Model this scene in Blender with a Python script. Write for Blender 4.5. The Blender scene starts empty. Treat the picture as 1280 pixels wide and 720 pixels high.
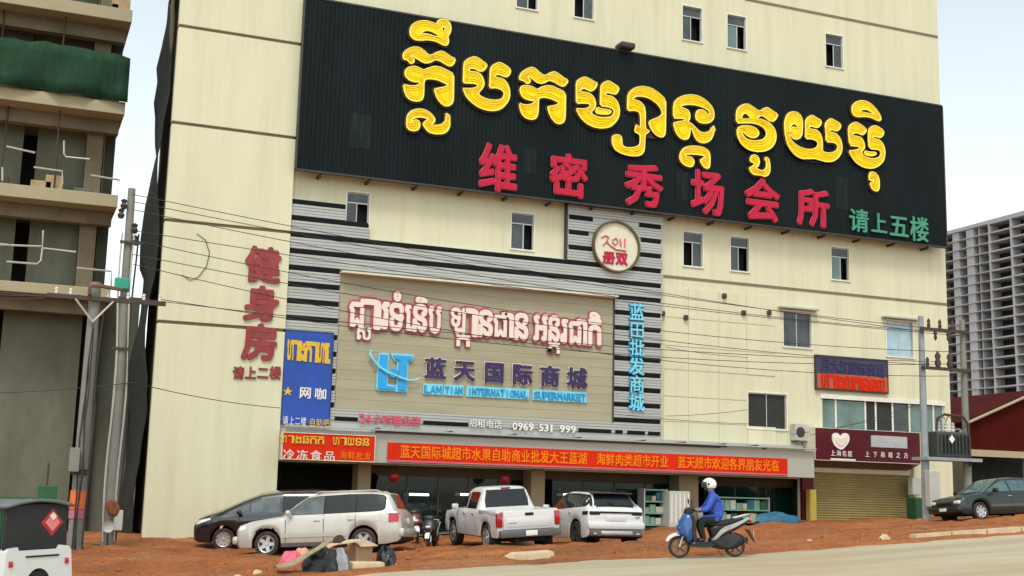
import bpy, bmesh, math, random
import numpy as np
from mathutils import Vector, Matrix
random.seed(7)
SC = bpy.context.scene
COL = SC.collection
# ------------------------------------------------------------------ camera
FPX, PITCH, YAW, ROLL = 1571.4, 0.167129, 0.381562, 0.024505
CD, CZ = 43.0, 1.7                       # distance to the main facade (plane y = 0), eye height
_fw = Vector((math.sin(YAW)*math.cos(PITCH), math.cos(YAW)*math.cos(PITCH), math.sin(PITCH)))
_r = Vector((math.cos(YAW), -math.sin(YAW), 0)); _u = _r.cross(_fw)
CR = _r*math.cos(ROLL) + _u*math.sin(ROLL); CU = -_r*math.sin(ROLL) + _u*math.cos(ROLL)
cam = bpy.data.cameras.new('camera'); camo = bpy.data.objects.new('camera', cam); COL.objects.link(camo)
cam.sensor_width = 36; cam.lens = FPX/1280*36; cam.clip_end = 5000; cam.clip_start = .1
camo.matrix_world = Matrix(((CR.x, CU.x, -_fw.x, 0), (CR.y, CU.y, -_fw.y, -CD), (CR.z, CU.z, -_fw.z, CZ), (0, 0, 0, 1)))
SC.camera = camo
# ------------------------------------------------------------------ sky, sun, exposure
SUN_EL, SUN_AZ = math.radians(58), math.radians(205)      # azimuth: from north (+y) clockwise
W = bpy.data.worlds.new('World'); SC.world = W; W.use_nodes = True
nt = W.node_tree; nt.nodes.clear()
sky = nt.nodes.new('ShaderNodeTexSky'); sky.sky_type = 'NISHITA'; sky.sun_disc = False
sky.sun_elevation = SUN_EL; sky.sun_rotation = SUN_AZ; sky.dust_density = 1.5; sky.air_density = 1.0; sky.ozone_density = 1
hs = nt.nodes.new('ShaderNodeHueSaturation'); hs.inputs['Saturation'].default_value = 0.30
bg = nt.nodes.new('ShaderNodeBackground'); bg.inputs[1].default_value = 0.15
wo = nt.nodes.new('ShaderNodeOutputWorld')
tint = nt.nodes.new('ShaderNodeMix'); tint.data_type = 'RGBA'; tint.blend_type = 'MULTIPLY'; tint.inputs[0].default_value = 1; tint.inputs[7].default_value = (.95, 1.0, .955, 1)
nt.links.new(sky.outputs[0], hs.inputs['Color']); nt.links.new(hs.outputs[0], tint.inputs[6]); nt.links.new(tint.outputs[2], bg.inputs[0]); nt.links.new(bg.outputs[0], wo.inputs[0])
sl = bpy.data.lights.new('sun', 'SUN'); sl.energy = 1.0; sl.angle = math.radians(14); sl.color = (1, .97, .86)
so = bpy.data.objects.new('sun', sl); COL.objects.link(so)
sd = Vector((math.sin(SUN_AZ)*math.cos(SUN_EL), math.cos(SUN_AZ)*math.cos(SUN_EL), math.sin(SUN_EL)))
so.rotation_euler = sd.to_track_quat('Z', 'Y').to_euler(); so.location = (0, -60, 60)
SC.view_settings.view_transform = 'Standard'; SC.view_settings.look = 'None'; SC.view_settings.gamma = 1
SC.view_settings.exposure = 0.80; SC.view_settings.use_curve_mapping = False
SC.cycles.max_bounces = 6
# ------------------------------------------------------------------ helpers
def ray(px, py): return (_fw + CR*((px-640)/FPX) + CU*((360-py)/FPX))
def F(px, py, Y=0.0):                    # point of the facade-parallel plane y = Y that the photo shows at (px, py)
    d = ray(px, py); t = (Y+CD)/d.y; return (d.x*t, CZ+d.z*t)
def FR(x0, y0, x1, y1, Y=0.0):           # upright rectangle on that plane
    xm, ym = (x0+x1)/2, (y0+y1)/2
    return (F(x0, ym, Y)[0], F(x1, ym, Y)[0], F(xm, y1, Y)[1], F(xm, y0, Y)[1])
def xat(px, n): return F(px, 640, n-CD)[0]
def tag(o, label, cat, group=None, kind=None):
    if label: o['label'] = label
    if cat: o['category'] = cat
    if group: o['group'] = group
    if kind: o['kind'] = kind
    return o
def thing(name, label, cat, loc=(0, 0, 0), rz=0, group=None):
    o = bpy.data.objects.new(name, None); COL.objects.link(o); o.location = loc; o.rotation_euler = (0, 0, rz); o.empty_display_size = .2
    return tag(o, label, cat, group)
def link(name, me, mat, parent=None, loc=None):
    o = bpy.data.objects.new(name, me); COL.objects.link(o)
    if parent is not None: o.parent = parent
    if loc is not None: o.location = loc
    if mat is not None:
        me.materials.clear()
        for m in (mat if isinstance(mat, (list, tuple)) else [mat]): me.materials.append(m)
    return o
def copy_tree(o, parent=None):
    c = o.copy(); COL.objects.link(c)
    if parent is not None: c.parent = parent
    for ch in list(o.children): copy_tree(ch, c)
    return c
class MB:
    def __init__(s): s.v = []; s.f = []; s.m = []; s.mi = 0
    def add(s, vs, fs):
        b = len(s.v); s.v += [tuple(v) for v in vs]; s.f += [tuple(b+i for i in f) for f in fs]; s.m += [s.mi]*len(fs); return s
    def box(s, x0, x1, y0, y1, z0, z1):
        return s.add([(x0,y0,z0),(x1,y0,z0),(x1,y1,z0),(x0,y1,z0),(x0,y0,z1),(x1,y0,z1),(x1,y1,z1),(x0,y1,z1)],
                     [(0,3,2,1),(4,5,6,7),(0,1,5,4),(1,2,6,5),(2,3,7,6),(3,0,4,7)])
    def bbox(s, x0, x1, y0, y1, z0, z1, b=.02):     # box with chamfered edges
        b = min(b, (x1-x0)*.45, (y1-y0)*.45, (z1-z0)*.45)
        bm = bmesh.new(); bmesh.ops.create_cube(bm, size=1)
        for v in bm.verts: v.co = Vector((x0+(v.co.x+.5)*(x1-x0), y0+(v.co.y+.5)*(y1-y0), z0+(v.co.z+.5)*(z1-z0)))
        bmesh.ops.bevel(bm, geom=bm.edges[:], offset=b, segments=2, affect='EDGES', profile=.5)
        bm.verts.index_update(); s.add([v.co for v in bm.verts], [[v.index for v in f.verts] for f in bm.faces]); bm.free(); return s
    def cyl(s, p0, p1, r0, r1=None, n=10, cap=True):
        r1 = r0 if r1 is None else r1; p0 = Vector(p0); p1 = Vector(p1); d = (p1-p0).normalized()
        a = d.orthogonal().normalized(); b = d.cross(a)
        vs = [p0+(a*math.cos(2*math.pi*i/n)+b*math.sin(2*math.pi*i/n))*r0 for i in range(n)] + [p1+(a*math.cos(2*math.pi*i/n)+b*math.sin(2*math.pi*i/n))*r1 for i in range(n)]
        fs = [(i, (i+1) % n, n+(i+1) % n, n+i) for i in range(n)]
        if cap: fs += [tuple(range(n))[::-1], tuple(range(n, 2*n))]
        return s.add(vs, fs)
    def tube(s, pts, r, n=8):
        pts = [Vector(p) for p in pts]; rs = r if isinstance(r, (list, tuple)) else [r]*len(pts)
        b = None; vs = []; fs = []
        for i, p in enumerate(pts):
            d = (pts[min(i+1, len(pts)-1)]-pts[max(i-1, 0)]).normalized()
            if b is None: a = d.orthogonal().normalized()
            else: a = (a-d*a.dot(d)).normalized()
            b = d.cross(a)
            vs += [p+(a*math.cos(2*math.pi*k/n)+b*math.sin(2*math.pi*k/n))*rs[i] for k in range(n)]
        for i in range(len(pts)-1):
            for k in range(n): fs.append((i*n+k, i*n+(k+1) % n, (i+1)*n+(k+1) % n, (i+1)*n+k))
        fs += [tuple(range(n))[::-1], tuple(range((len(pts)-1)*n, len(pts)*n))]
        return s.add(vs, fs)
    def prism(s, poly, y0, y1, shrink=None):        # (x,z) polygon extruded along y; shrink -> rounded slab
        n = len(poly); cx = sum(p[0] for p in poly)/n; cz = sum(p[1] for p in poly)/n
        if shrink is None: L = [(y0, 1), (y1, 1)]
        else: d = y1-y0; L = [(y0, shrink), (y0+d*.12, (1+shrink)/2+.03), (y0+d*.32, 1), (y1-d*.32, 1), (y1-d*.12, (1+shrink)/2+.03), (y1, shrink)]
        vs = [(cx+(x-cx)*k, y, cz+(z-cz)*k) for y, k in L for x, z in poly]
        fs = [(j*n+i, j*n+(i+1) % n, (j+1)*n+(i+1) % n, (j+1)*n+i) for j in range(len(L)-1) for i in range(n)]
        return s.add(vs, fs+[tuple(range(n))[::-1], tuple(range((len(L)-1)*n, len(L)*n))])
    def lathe(s, prof, c=(0, 0, 0), axis='y', n=24):   # prof (r, a) closed ring list around axis
        m = len(prof); vs = []; fs = []
        for i in range(n):
            t = 2*math.pi*i/n
            for r, a in prof:
                q = (r*math.cos(t), a, r*math.sin(t)) if axis == 'y' else (r*math.cos(t), r*math.sin(t), a)
                vs.append((c[0]+q[0], c[1]+q[1], c[2]+q[2]))
        for i in range(n):
            for j in range(m-1): fs.append((i*m+j, i*m+j+1, ((i+1) % n)*m+j+1, ((i+1) % n)*m+j))
        return s.add(vs, fs)
    def grid(s, P):                       # P[i][j] points
        R_, C_ = len(P), len(P[0])
        return s.add([p for row in P for p in row], [(i*C_+j, i*C_+j+1, (i+1)*C_+j+1, (i+1)*C_+j) for i in range(R_-1) for j in range(C_-1)])
    def mesh(s, name, org=None, smooth=None):
        me = bpy.data.meshes.new(name)
        vs = s.v if org is None else [(x-org[0], y-org[1], z-org[2]) for x, y, z in s.v]
        me.from_pydata(vs, [], s.f); 
        if any(s.m): me.polygons.foreach_set('material_index', s.m)
        bm = bmesh.new(); bm.from_mesh(me); bmesh.ops.recalc_face_normals(bm, faces=bm.faces[:]); bm.to_mesh(me); bm.free()
        if smooth is not None:
            me.polygons.foreach_set('use_smooth', [True]*len(me.polygons)); me.set_sharp_from_angle(angle=math.radians(smooth))
        me.update(); return me
    def build(s, name, mat, parent=None, smooth=None, local=False):
        org = None
        if parent is not None and not local:
            org = Vector(parent.location); q = parent.parent
            while q is not None: org = org+q.location; q = q.parent
        return link(name, s.mesh(name, org, smooth), mat, parent)
def B(name, mat, parent, x0, x1, y0, y1, z0, z1, bev=0): 
    m = MB(); (m.bbox(x0,x1,y0,y1,z0,z1,bev) if bev else m.box(x0,x1,y0,y1,z0,z1)); return m.build(name, mat, parent)
# ------------------------------------------------------------------ materials
MATS = {}
def mat(name, col, rough=.7, metal=0, var=.12, scale=3, stretch=None, bump=0, bscale=30, spec=None, dirt=None, dscale=.6, damt=.5, coat=0, alpha=None, emit=None, wave=None, damt_lo=.45):
    if name in MATS: return MATS[name]
    m = bpy.data.materials.new(name); m.use_nodes = True; N = m.node_tree.nodes; L = m.node_tree.links
    b = N['Principled BSDF']; b.inputs['Roughness'].default_value = rough; b.inputs['Metallic'].default_value = metal
    if spec is not None: b.inputs['Specular IOR Level'].default_value = spec
    if coat: b.inputs['Coat Weight'].default_value = coat; b.inputs['Coat Roughness'].default_value = .03
    tc = N.new('ShaderNodeNewGeometry'); pos = tc.outputs['Position']
    if stretch:
        mp = N.new('ShaderNodeMapping'); mp.inputs['Scale'].default_value = stretch; L.new(pos, mp.inputs[0]); spos = mp.outputs[0]
    else: spos = pos
    nz = N.new('ShaderNodeTexNoise'); nz.inputs['Scale'].default_value = scale; nz.inputs['Detail'].default_value = 5; nz.inputs['Roughness'].default_value = .65; L.new(spos, nz.inputs['Vector'])
    rp = N.new('ShaderNodeValToRGB'); e = rp.color_ramp.elements
    e[0].position = .3; e[1].position = .7
    c0 = [max(0, c*(1-var)) for c in col]; c1 = [min(1, c*(1+var*.7)) for c in col]
    e[0].color = (*c0, 1); e[1].color = (*c1, 1); L.new(nz.outputs['Fac'], rp.inputs[0]); out = rp.outputs[0]
    if dirt:
        nd = N.new('ShaderNodeTexNoise'); nd.inputs['Scale'].default_value = dscale; nd.inputs['Detail'].default_value = 8; nd.inputs['Roughness'].default_value = .7; L.new(spos, nd.inputs['Vector'])
        mr = N.new('ShaderNodeMapRange'); mr.inputs[1].default_value = damt_lo; mr.inputs[2].default_value = .75; mr.inputs[4].default_value = damt; L.new(nd.outputs['Fac'], mr.inputs[0])
        mx = N.new('ShaderNodeMix'); mx.data_type = 'RGBA'; L.new(mr.outputs[0], mx.inputs[0]); L.new(out, mx.inputs[6]); mx.inputs[7].default_value = (*dirt, 1); out = mx.outputs[2]
    L.new(out, b.inputs['Base Color'])
    if bump:
        nb = N.new('ShaderNodeTexNoise'); nb.inputs['Scale'].default_value = bscale; nb.inputs['Detail'].default_value = 4; L.new(pos, nb.inputs['Vector'])
        bp = N.new('ShaderNodeBump'); bp.inputs['Strength'].default_value = bump; bp.inputs['Distance'].default_value = .03; L.new(nb.outputs['Fac'], bp.inputs['Height']); L.new(bp.outputs[0], b.inputs['Normal'])
    if alpha is not None: b.inputs['Alpha'].default_value = alpha
    if emit: b.inputs['Emission Color'].default_value = (*emit[0], 1); b.inputs['Emission Strength'].default_value = emit[1]
    MATS[name] = m; return m
M = dict(
 wall=mat('cream_wall', (.65,.62,.435), .85, var=.06, scale=.7, stretch=(2.0,2.0,.14), bump=.15, bscale=14, dirt=(.38,.345,.23), dscale=1.0, damt=.38, damt_lo=.5),
 wallr=mat('cream_panel', (.645,.615,.43), .8, var=.05, scale=1.2, stretch=(1.6,1.6,.16), bump=.1, bscale=12, dirt=(.42,.385,.26), dscale=1.0, damt=.32, damt_lo=.5),
 joint=mat('joint_brown', (.20,.16,.10), .9),
 soffit=mat('soffit', (.12,.09,.045), .85, dirt=(.07,.05,.03), dscale=1.0),  # brown deepened to carry the shade under the canopy
 slat=mat('grey_aluminium', (.44,.44,.42), .45, metal=.25, var=.12, scale=1.4, stretch=(.15,1,6), dirt=(.27,.25,.21), dscale=1.1, damt=.4),
 slot=mat('black_slot', (.006,.007,.007), .7, var=.2, spec=.15),
 boardbeige=mat('beige_board', (.37,.33,.22), .6, var=.12, scale=1.2, stretch=(.25,1,3), dirt=(.24,.205,.13), dscale=.8, damt=.4),
 trim=mat('pale_trim', (.70,.64,.50), .5),
 black=mat('billboard_sheet', (.0045,.0085,.0095), .6, var=.35, scale=.9, stretch=(.6,1,.25), dirt=(.011,.018,.018), dscale=.35, damt=.5, spec=.12),
 ghost=mat('window_ghost', (.012,.021,.020), .7, var=.6, scale=1.5, stretch=(6,1,.5), spec=.12),
 steel=mat('dark_steel', (.06,.055,.05), .55, metal=.5),
 yellow=mat('letter_yellow', (.94,.68,.008), .6, spec=.15, var=.08, scale=5),
 yellowrim=mat('letter_yellow_rim', (1.0,.84,.14), .4, var=.03),
 halo=mat('letter_backing', (.028,.007,.003), .6),
 crimson=mat('letter_crimson', (.50,.018,.052), .6, spec=.15, var=.15, scale=6),
 pinkrim=mat('letter_rim_pink', (.62,.12,.16), .45),
 greenl=mat('letter_green', (.05,.26,.16), .5, var=.15, scale=6),
 darkred=mat('letter_dark_red', (.26,.026,.028), .6, var=.2, scale=4, dirt=(.34,.10,.09), dscale=2, damt=.4),
 white=mat('letter_white', (.78,.74,.70), .5, var=.06),
 blush=mat('letter_blush', (.80,.66,.58), .5, var=.06),
 rose=mat('letter_rose', (.42,.06,.07), .5),
 navy=mat('letter_navy', (.030,.014,.085), .4, var=.25, scale=6),
 sky=mat('letter_blue', (.015,.33,.70), .4, var=.12, scale=5),
 skyrim=mat('letter_cyan', (.20,.62,.76), .4),
 bluesign=mat('blue_sign', (.008,.06,.36), .4, var=.2, scale=1.5),
 redsign=mat('red_sign', (.62,.024,.005), .6, spec=.12, var=.12, scale=2),
 orange=mat('banner_orange', (.88,.20,.008), .6, spec=.12, var=.15, scale=6),
 maroon=mat('maroon_sign', (.085,.005,.012), .4, var=.25, scale=1.2, spec=.25),
 pinksign=mat('letter_pink', (.62,.08,.14), .5),
 gold2=mat('neon_amber', (.70,.40,.01), .4),
 gold=mat('letter_gold', (.70,.42,.03), .5, var=.15, scale=5),
 frame=mat('window_frame', (.74,.72,.64), .6),
 alu=mat('aluminium', (.5,.5,.5), .4, metal=.6),
 glass=mat('window_glass', (.06,.068,.07), .08, var=.5, scale=1.3, spec=.45),
 glassg=mat('window_glass_green', (.13,.20,.185), .08, var=.3, scale=1.1, spec=.5),
 cglassb=mat('car_glass_blue', (.06,.11,.12), .06, var=.4, scale=2, spec=.8),
 glassb=mat('window_glass_blue', (.34,.50,.55), .1, var=.2, scale=2, spec=.7),
 dark=mat('dark_interior', (.02,.021,.019), .7, var=.3),  # darkness of unlit rooms put into the base colour
 shopdark=mat('shop_interior', (.02,.024,.02), .8, var=.3),  # shop walls coloured dark to hold the interior shade
 greendark=mat('shop_green_glass', (.008,.028,.022), .06, var=.5, scale=.8, spec=.6, alpha=.55),
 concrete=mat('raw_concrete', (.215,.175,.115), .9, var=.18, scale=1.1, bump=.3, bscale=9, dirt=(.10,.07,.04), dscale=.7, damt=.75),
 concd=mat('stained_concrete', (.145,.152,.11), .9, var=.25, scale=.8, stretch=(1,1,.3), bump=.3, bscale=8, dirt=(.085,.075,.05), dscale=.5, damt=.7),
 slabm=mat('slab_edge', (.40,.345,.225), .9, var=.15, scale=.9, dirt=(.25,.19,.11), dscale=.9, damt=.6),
 net=mat('green_net', (.004,.040,.014), .9, var=.45, scale=5, stretch=(1,1,.3), bump=.6, bscale=6),
 dnet=mat('dark_net', (.018,.022,.020), .9, var=.5, scale=2, bump=.8, bscale=4),
 pipe=mat('galvanised_pipe', (.5,.47,.42), .5, metal=.3),
 pole=mat('pole_concrete', (.215,.215,.185), .9, var=.15, scale=3, dirt=(.18,.17,.15), dscale=1.5),
 poleb=mat('pole_bluegrey', (.27,.30,.32), .85, var=.15, scale=3),
 cable=mat('cable_black', (.02,.02,.02), .6),
 iron=mat('iron_brown', (.07,.05,.04), .7, metal=.3),
 ceramic=mat('ceramic', (.62,.6,.56), .3),
 orng=mat('sticker_orange', (.75,.16,.03), .6),
 shutter=mat('shutter_ochre', (.30,.235,.085), .6, var=.12, scale=1, dirt=(.2,.15,.06), dscale=1.2),
 towerc=mat('tower_concrete', (.36,.385,.40), .9, var=.1, scale=.05),
 towerd=mat('tower_inside', (.035,.038,.038), .9, var=.3, scale=.08),  # concrete coloured dark to stand for the unlit floors
 redroof=mat('red_sheet', (.060,.006,.004), .95, spec=.1, var=.25, scale=1),
 tyre=mat('tyre_rubber', (.018,.017,.016), .85, dirt=(.14,.07,.035), dscale=5, damt=.5),
 rim=mat('alloy', (.52,.52,.52), .35, metal=.7, var=.1),
 rimd=mat('rim_dark', (.05,.05,.05), .5, metal=.4),
 cglass=mat('car_glass', (.010,.014,.015), .05, var=.3, scale=1.5, spec=.45),
 cglassl=mat('car_glass_light', (.09,.11,.115), .06, var=.6, scale=3.5, spec=.6),
 under=mat('underbody', (.012,.011,.010), .9),
 plastic=mat('grey_plastic', (.10,.10,.098), .6),
 silver=mat('paint_champagne', (.50,.475,.43), .32, metal=.35, var=.04, coat=.6, dirt=(.36,.27,.18), dscale=2.5, damt=.35, damt_lo=.5),
 blackp=mat('paint_black', (.008,.008,.012), .18, var=.2, coat=.8),
 whitep=mat('paint_white', (.62,.62,.61), .3, var=.03, coat=.6, dirt=(.5,.42,.33), dscale=2, damt=.3, damt_lo=.52),
 greenp=mat('paint_dark_green', (.008,.017,.013), .3, var=.2, coat=.35),
 tail=mat('tail_red', (.42,.008,.014), .15, coat=.6, var=.2),
 lamp=mat('lamp_clear', (.75,.75,.72), .12, coat=.5),
 chrome=mat('chrome', (.6,.6,.6), .15, metal=1),
 scoot=mat('scooter_blue', (.010,.075,.26), .22, var=.15, coat=.8),
 scootl=mat('scooter_pale', (.55,.68,.74), .3, coat=.5),
 scootk=mat('scooter_black', (.012,.012,.013), .4),
 jacket=mat('jacket_blue', (.035,.085,.43), .85, var=.35, scale=8, bump=1.0, bscale=11),
 trousers=mat('trousers_black', (.012,.012,.016), .9, var=.3, scale=9),
 skin=mat('skin', (.36,.20,.13), .6),
 helmet=mat('helmet_white', (.78,.76,.72), .25, coat=.5, var=.03),
 visor=mat('visor_dark', (.02,.02,.022), .1, coat=.8),
 card=mat('cardboard', (.46,.31,.17), .9, var=.2, scale=4, dirt=(.3,.2,.11), dscale=5),
 board=mat('pale_board', (.55,.43,.28), .9, var=.18, scale=4, dirt=(.38,.2,.1), dscale=3),
 pink=mat('pink_bag', (.72,.10,.17), .55, var=.2, scale=8),
 bagk=mat('black_bag', (.012,.012,.014), .4, var=.3, scale=6, bump=.8, bscale=10),
 bagg=mat('grey_cloth', (.30,.31,.32), .8, var=.25, scale=9),
 greenb=mat('green_board', (.010,.085,.030), .6, var=.2),
 shelfg=mat('pale_green', (.17,.32,.22), .5, var=.2, scale=3),
 freezer=mat('freezer_white', (.46,.46,.41), .5, var=.08),
 bluet=mat('blue_tarp', (.015,.12,.20), .6, var=.3, scale=4, bump=.6, bscale=8),
 lantern=mat('lantern_red', (.24,.005,.006), .5),
 tube=mat('lit_tube', (.9,.9,.88), .4, emit=((1,1,.97), 1.6)),
 teal=mat('teal_cloth', (.03,.30,.20), .8),
)
def ground_mat():
    m = bpy.data.materials.new('laterite_dirt'); m.use_nodes = True; N = m.node_tree.nodes; L = m.node_tree.links; b = N['Principled BSDF']; b.inputs['Roughness'].default_value = .95
    g = N.new('ShaderNodeNewGeometry')
    def nz(s, d=8, r=.65, mp=None):
        n = N.new('ShaderNodeTexNoise'); n.inputs['Scale'].default_value = s; n.inputs['Detail'].default_value = d; n.inputs['Roughness'].default_value = r
        if mp: q = N.new('ShaderNodeMapping'); q.inputs['Scale'].default_value = mp; L.new(g.outputs['Position'], q.inputs[0]); L.new(q.outputs[0], n.inputs['Vector'])
        else: L.new(g.outputs['Position'], n.inputs['Vector'])
        return n
    a = nz(.5, mp=(.5, 1.4, 1)); r = N.new('ShaderNodeValToRGB'); e = r.color_ramp.elements
    e[0].position = .28; e[0].color = (.17,.050,.011,1); e[1].position = .75; e[1].color = (.47,.19,.055,1)
    k = e.new(.48); k.color = (.37,.105,.020,1); k2 = e.new(.6); k2.color = (.43,.14,.030,1); L.new(a.outputs['Fac'], r.inputs[0])
    c = nz(7, 6, .7); r2 = N.new('ShaderNodeMapRange'); r2.inputs[1].default_value = .35; r2.inputs[2].default_value = .7; r2.inputs[3].default_value = .62; r2.inputs[4].default_value = 1.18; L.new(c.outputs['Fac'], r2.inputs[0])
    mx = N.new('ShaderNodeMix'); mx.data_type = 'RGBA'; mx.blend_type = 'MULTIPLY'; mx.inputs[0].default_value = 1
    pa = nz(.16, 7, .7); pr_ = N.new('ShaderNodeMapRange'); pr_.inputs[1].default_value = .47; pr_.inputs[2].default_value = .66; pr_.inputs[4].default_value = .75; L.new(pa.outputs['Fac'], pr_.inputs[0])
    pm = N.new('ShaderNodeMix'); pm.data_type = 'RGBA'; L.new(pr_.outputs[0], pm.inputs[0]); L.new(r.outputs[0], pm.inputs[6]); pm.inputs[7].default_value = (.22,.085,.028,1)
    pb = nz(.33, 8, .75, (.35, 1.2, 1)); pr2 = N.new('ShaderNodeMapRange'); pr2.inputs[1].default_value = .55; pr2.inputs[2].default_value = .72; pr2.inputs[4].default_value = .6; L.new(pb.outputs['Fac'], pr2.inputs[0])
    pn = N.new('ShaderNodeMix'); pn.data_type = 'RGBA'; L.new(pr2.outputs[0], pn.inputs[0]); L.new(pm.outputs[2], pn.inputs[6]); pn.inputs[7].default_value = (.46,.27,.13,1)
    L.new(pn.outputs[2], mx.inputs[6]); L.new(r2.outputs[0], mx.inputs[7]); L.new(mx.outputs[2], b.inputs['Base Color'])
    h = nz(9, 9, .7); bp = N.new('ShaderNodeBump'); bp.inputs['Strength'].default_value = .9; bp.inputs['Distance'].default_value = .08; L.new(h.outputs['Fac'], bp.inputs['Height']); L.new(bp.outputs[0], b.inputs['Normal'])
    return m
def road_mat():
    m = bpy.data.materials.new('worn_concrete_road'); m.use_nodes = True; N = m.node_tree.nodes; L = m.node_tree.links; b = N['Principled BSDF']; b.inputs['Roughness'].default_value = .9
    g = N.new('ShaderNodeNewGeometry'); q = N.new('ShaderNodeMapping'); q.inputs['Scale'].default_value = (.12, 1, 1); L.new(g.outputs['Position'], q.inputs[0])
    a = N.new('ShaderNodeTexNoise'); a.inputs['Scale'].default_value = .9; a.inputs['Detail'].default_value = 8; L.new(q.outputs[0], a.inputs['Vector'])
    r = N.new('ShaderNodeValToRGB'); e = r.color_ramp.elements; e[0].position = .3; e[0].color = (.335,.28,.185,1); e[1].position = .72; e[1].color = (.465,.405,.28,1); L.new(a.outputs['Fac'], r.inputs[0])
    c = N.new('ShaderNodeTexNoise'); c.inputs['Scale'].default_value = .35; c.inputs['Detail'].default_value = 9; c.inputs['Roughness'].default_value = .75; L.new(g.outputs['Position'], c.inputs['Vector'])
    mr = N.new('ShaderNodeMapRange'); mr.inputs[1].default_value = .46; mr.inputs[2].default_value = .72; mr.inputs[4].default_value = .7; L.new(c.outputs['Fac'], mr.inputs[0])
    mx = N.new('ShaderNodeMix'); mx.data_type = 'RGBA'; L.new(mr.outputs[0], mx.inputs[0]); L.new(r.outputs[0], mx.inputs[6]); mx.inputs[7].default_value = (.40,.22,.10,1); L.new(mx.outputs[2], b.inputs['Base Color'])
    h = N.new('ShaderNodeTexNoise'); h.inputs['Scale'].default_value = 25; h.inputs['Detail'].default_value = 5; L.new(g.outputs['Position'], h.inputs['Vector'])
    bp = N.new('ShaderNodeBump'); bp.inputs['Strength'].default_value = .35; bp.inputs['Distance'].default_value = .02; L.new(h.outputs['Fac'], bp.inputs['Height']); L.new(bp.outputs[0], b.inputs['Normal'])
    return m
# ------------------------------------------------------------------ terrain
EDGE = 23.4                              # road edge, metres in front of the camera (along the facade normal)
def gp(px, py, n): x, z = F(px, py, n-CD); return (x, n, z)
CTRL = [gp(500,712,EDGE), gp(625,705,EDGE), gp(820,695.5,EDGE), gp(933,690.5,EDGE), gp(1040,684,EDGE), gp(1140,675,EDGE), gp(1280,667,EDGE),
        gp(885,699.5,22.2), gp(335,697,34.6), gp(262,688,38.9), gp(614,684.5,32.6), gp(700,681,33), gp(733,681,35), gp(797,678.5,36), gp(1215,649,34.5),
        gp(180,669,42.5), gp(450,672,42.5), gp(640,668,42.5), gp(840,660,42.5), gp(1000,653,42.5), gp(1090,650,42.5), gp(1180,646,42.5),
        gp(980,672,32), gp(1100,662,31), gp(95,686,36),
        (0,23.4,-.22),(-8,23.4,-.5),(-12,36,-.6),(-12,46,-.4),(-20,12,-.7),(7,12,.30),(14,14,.62),(23,14,1.2),(0,12,-.18),(0,3,-.1),(12,3,.5),(38,23,2.0),(40,8,2.1),(40,45,2.3),(55,30,3.0),(8,60,.2),(30,60,1.4)]
_P = np.array([(c[0], c[1]) for c in CTRL]); _Z = np.array([c[2] for c in CTRL])
def _phi(r): return np.sqrt(r*r+4.0)
_n = len(_P); _A = np.zeros((_n+3, _n+3)); _A[:_n,:_n] = _phi(np.linalg.norm(_P[:,None]-_P[None], axis=2)) - 1e-9*np.eye(_n)
_A[:_n,_n] = 1; _A[:_n,_n+1:] = _P; _A[_n:,:_n] = _A[:_n,_n:].T
_A[:_n,:_n] -= np.eye(_n)*.6
_W = np.linalg.solve(_A, np.concatenate([_Z, np.zeros(3)]))
def terr_np(X, NN):
    Q = np.stack([np.clip(X,-22,60), np.clip(NN,2,62)], -1); sh = Q.shape[:-1]; Q = Q.reshape(-1, 2)
    z = _phi(np.linalg.norm(Q[:,None]-_P[None], axis=2))@_W[:_n] + _W[_n] + Q@_W[_n+1:]
    return z.reshape(sh)
def edge_n(x): return EDGE + .24*np.sin(x*.9+.4)*np.sin(x*.37) + .11*np.sin(x*2.9) + .06*np.sin(x*6.7+1) + .035*np.sin(x*13.1)
def bumps(X, Y):
    r = np.zeros_like(X)
    for i, (a, b, p, q) in enumerate([(1.7,.9,.3,.030),(-.8,2.1,1.1,.030),(3.1,-2.2,2.0,.022),(4.7,3.9,.7,.014),(-6.1,5.3,1.9,.011),(8.3,-7.1,2.7,.008)]): r += q*np.sin(a*X+b*Y+p+1.3*np.sin(.5*X*(i+1)*.4))
    r = r*1.25
    for n0, sl_, w_ in ((26.4,.02,.16),(27.9,.03,.16),(30.6,-.03,.2),(29.2,-.02,.18)):
        r -= .055*np.exp(-((Y-n0-sl_*X-.25*np.sin(X*.21+n0))/w_)**2); r += .03*np.exp(-((Y-n0-sl_*X-.25*np.sin(X*.21+n0)-.36)/(w_*.8))**2)
    return r
def ground_z(x, y):
    X = np.array([float(x)]); Nn = np.array([y+CD]); d = Nn-edge_n(X)
    z = terr_np(X, Nn)+bumps(X, Nn)*np.clip(d/2, 0, 1)
    return float(z[0])
def axis_pts(a, b, step, far):
    core = list(np.arange(a, b+1e-6, step)); o = [-far, -far*.45, -200, -110, -70, -50, -40, -32]; o = [v for v in o if v < a-1]; h = [32, 40, 50, 70, 110, 200, 330, far*.45, far]; h = [v for v in h if v > b+1]
    return np.array(o+core+h)
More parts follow.
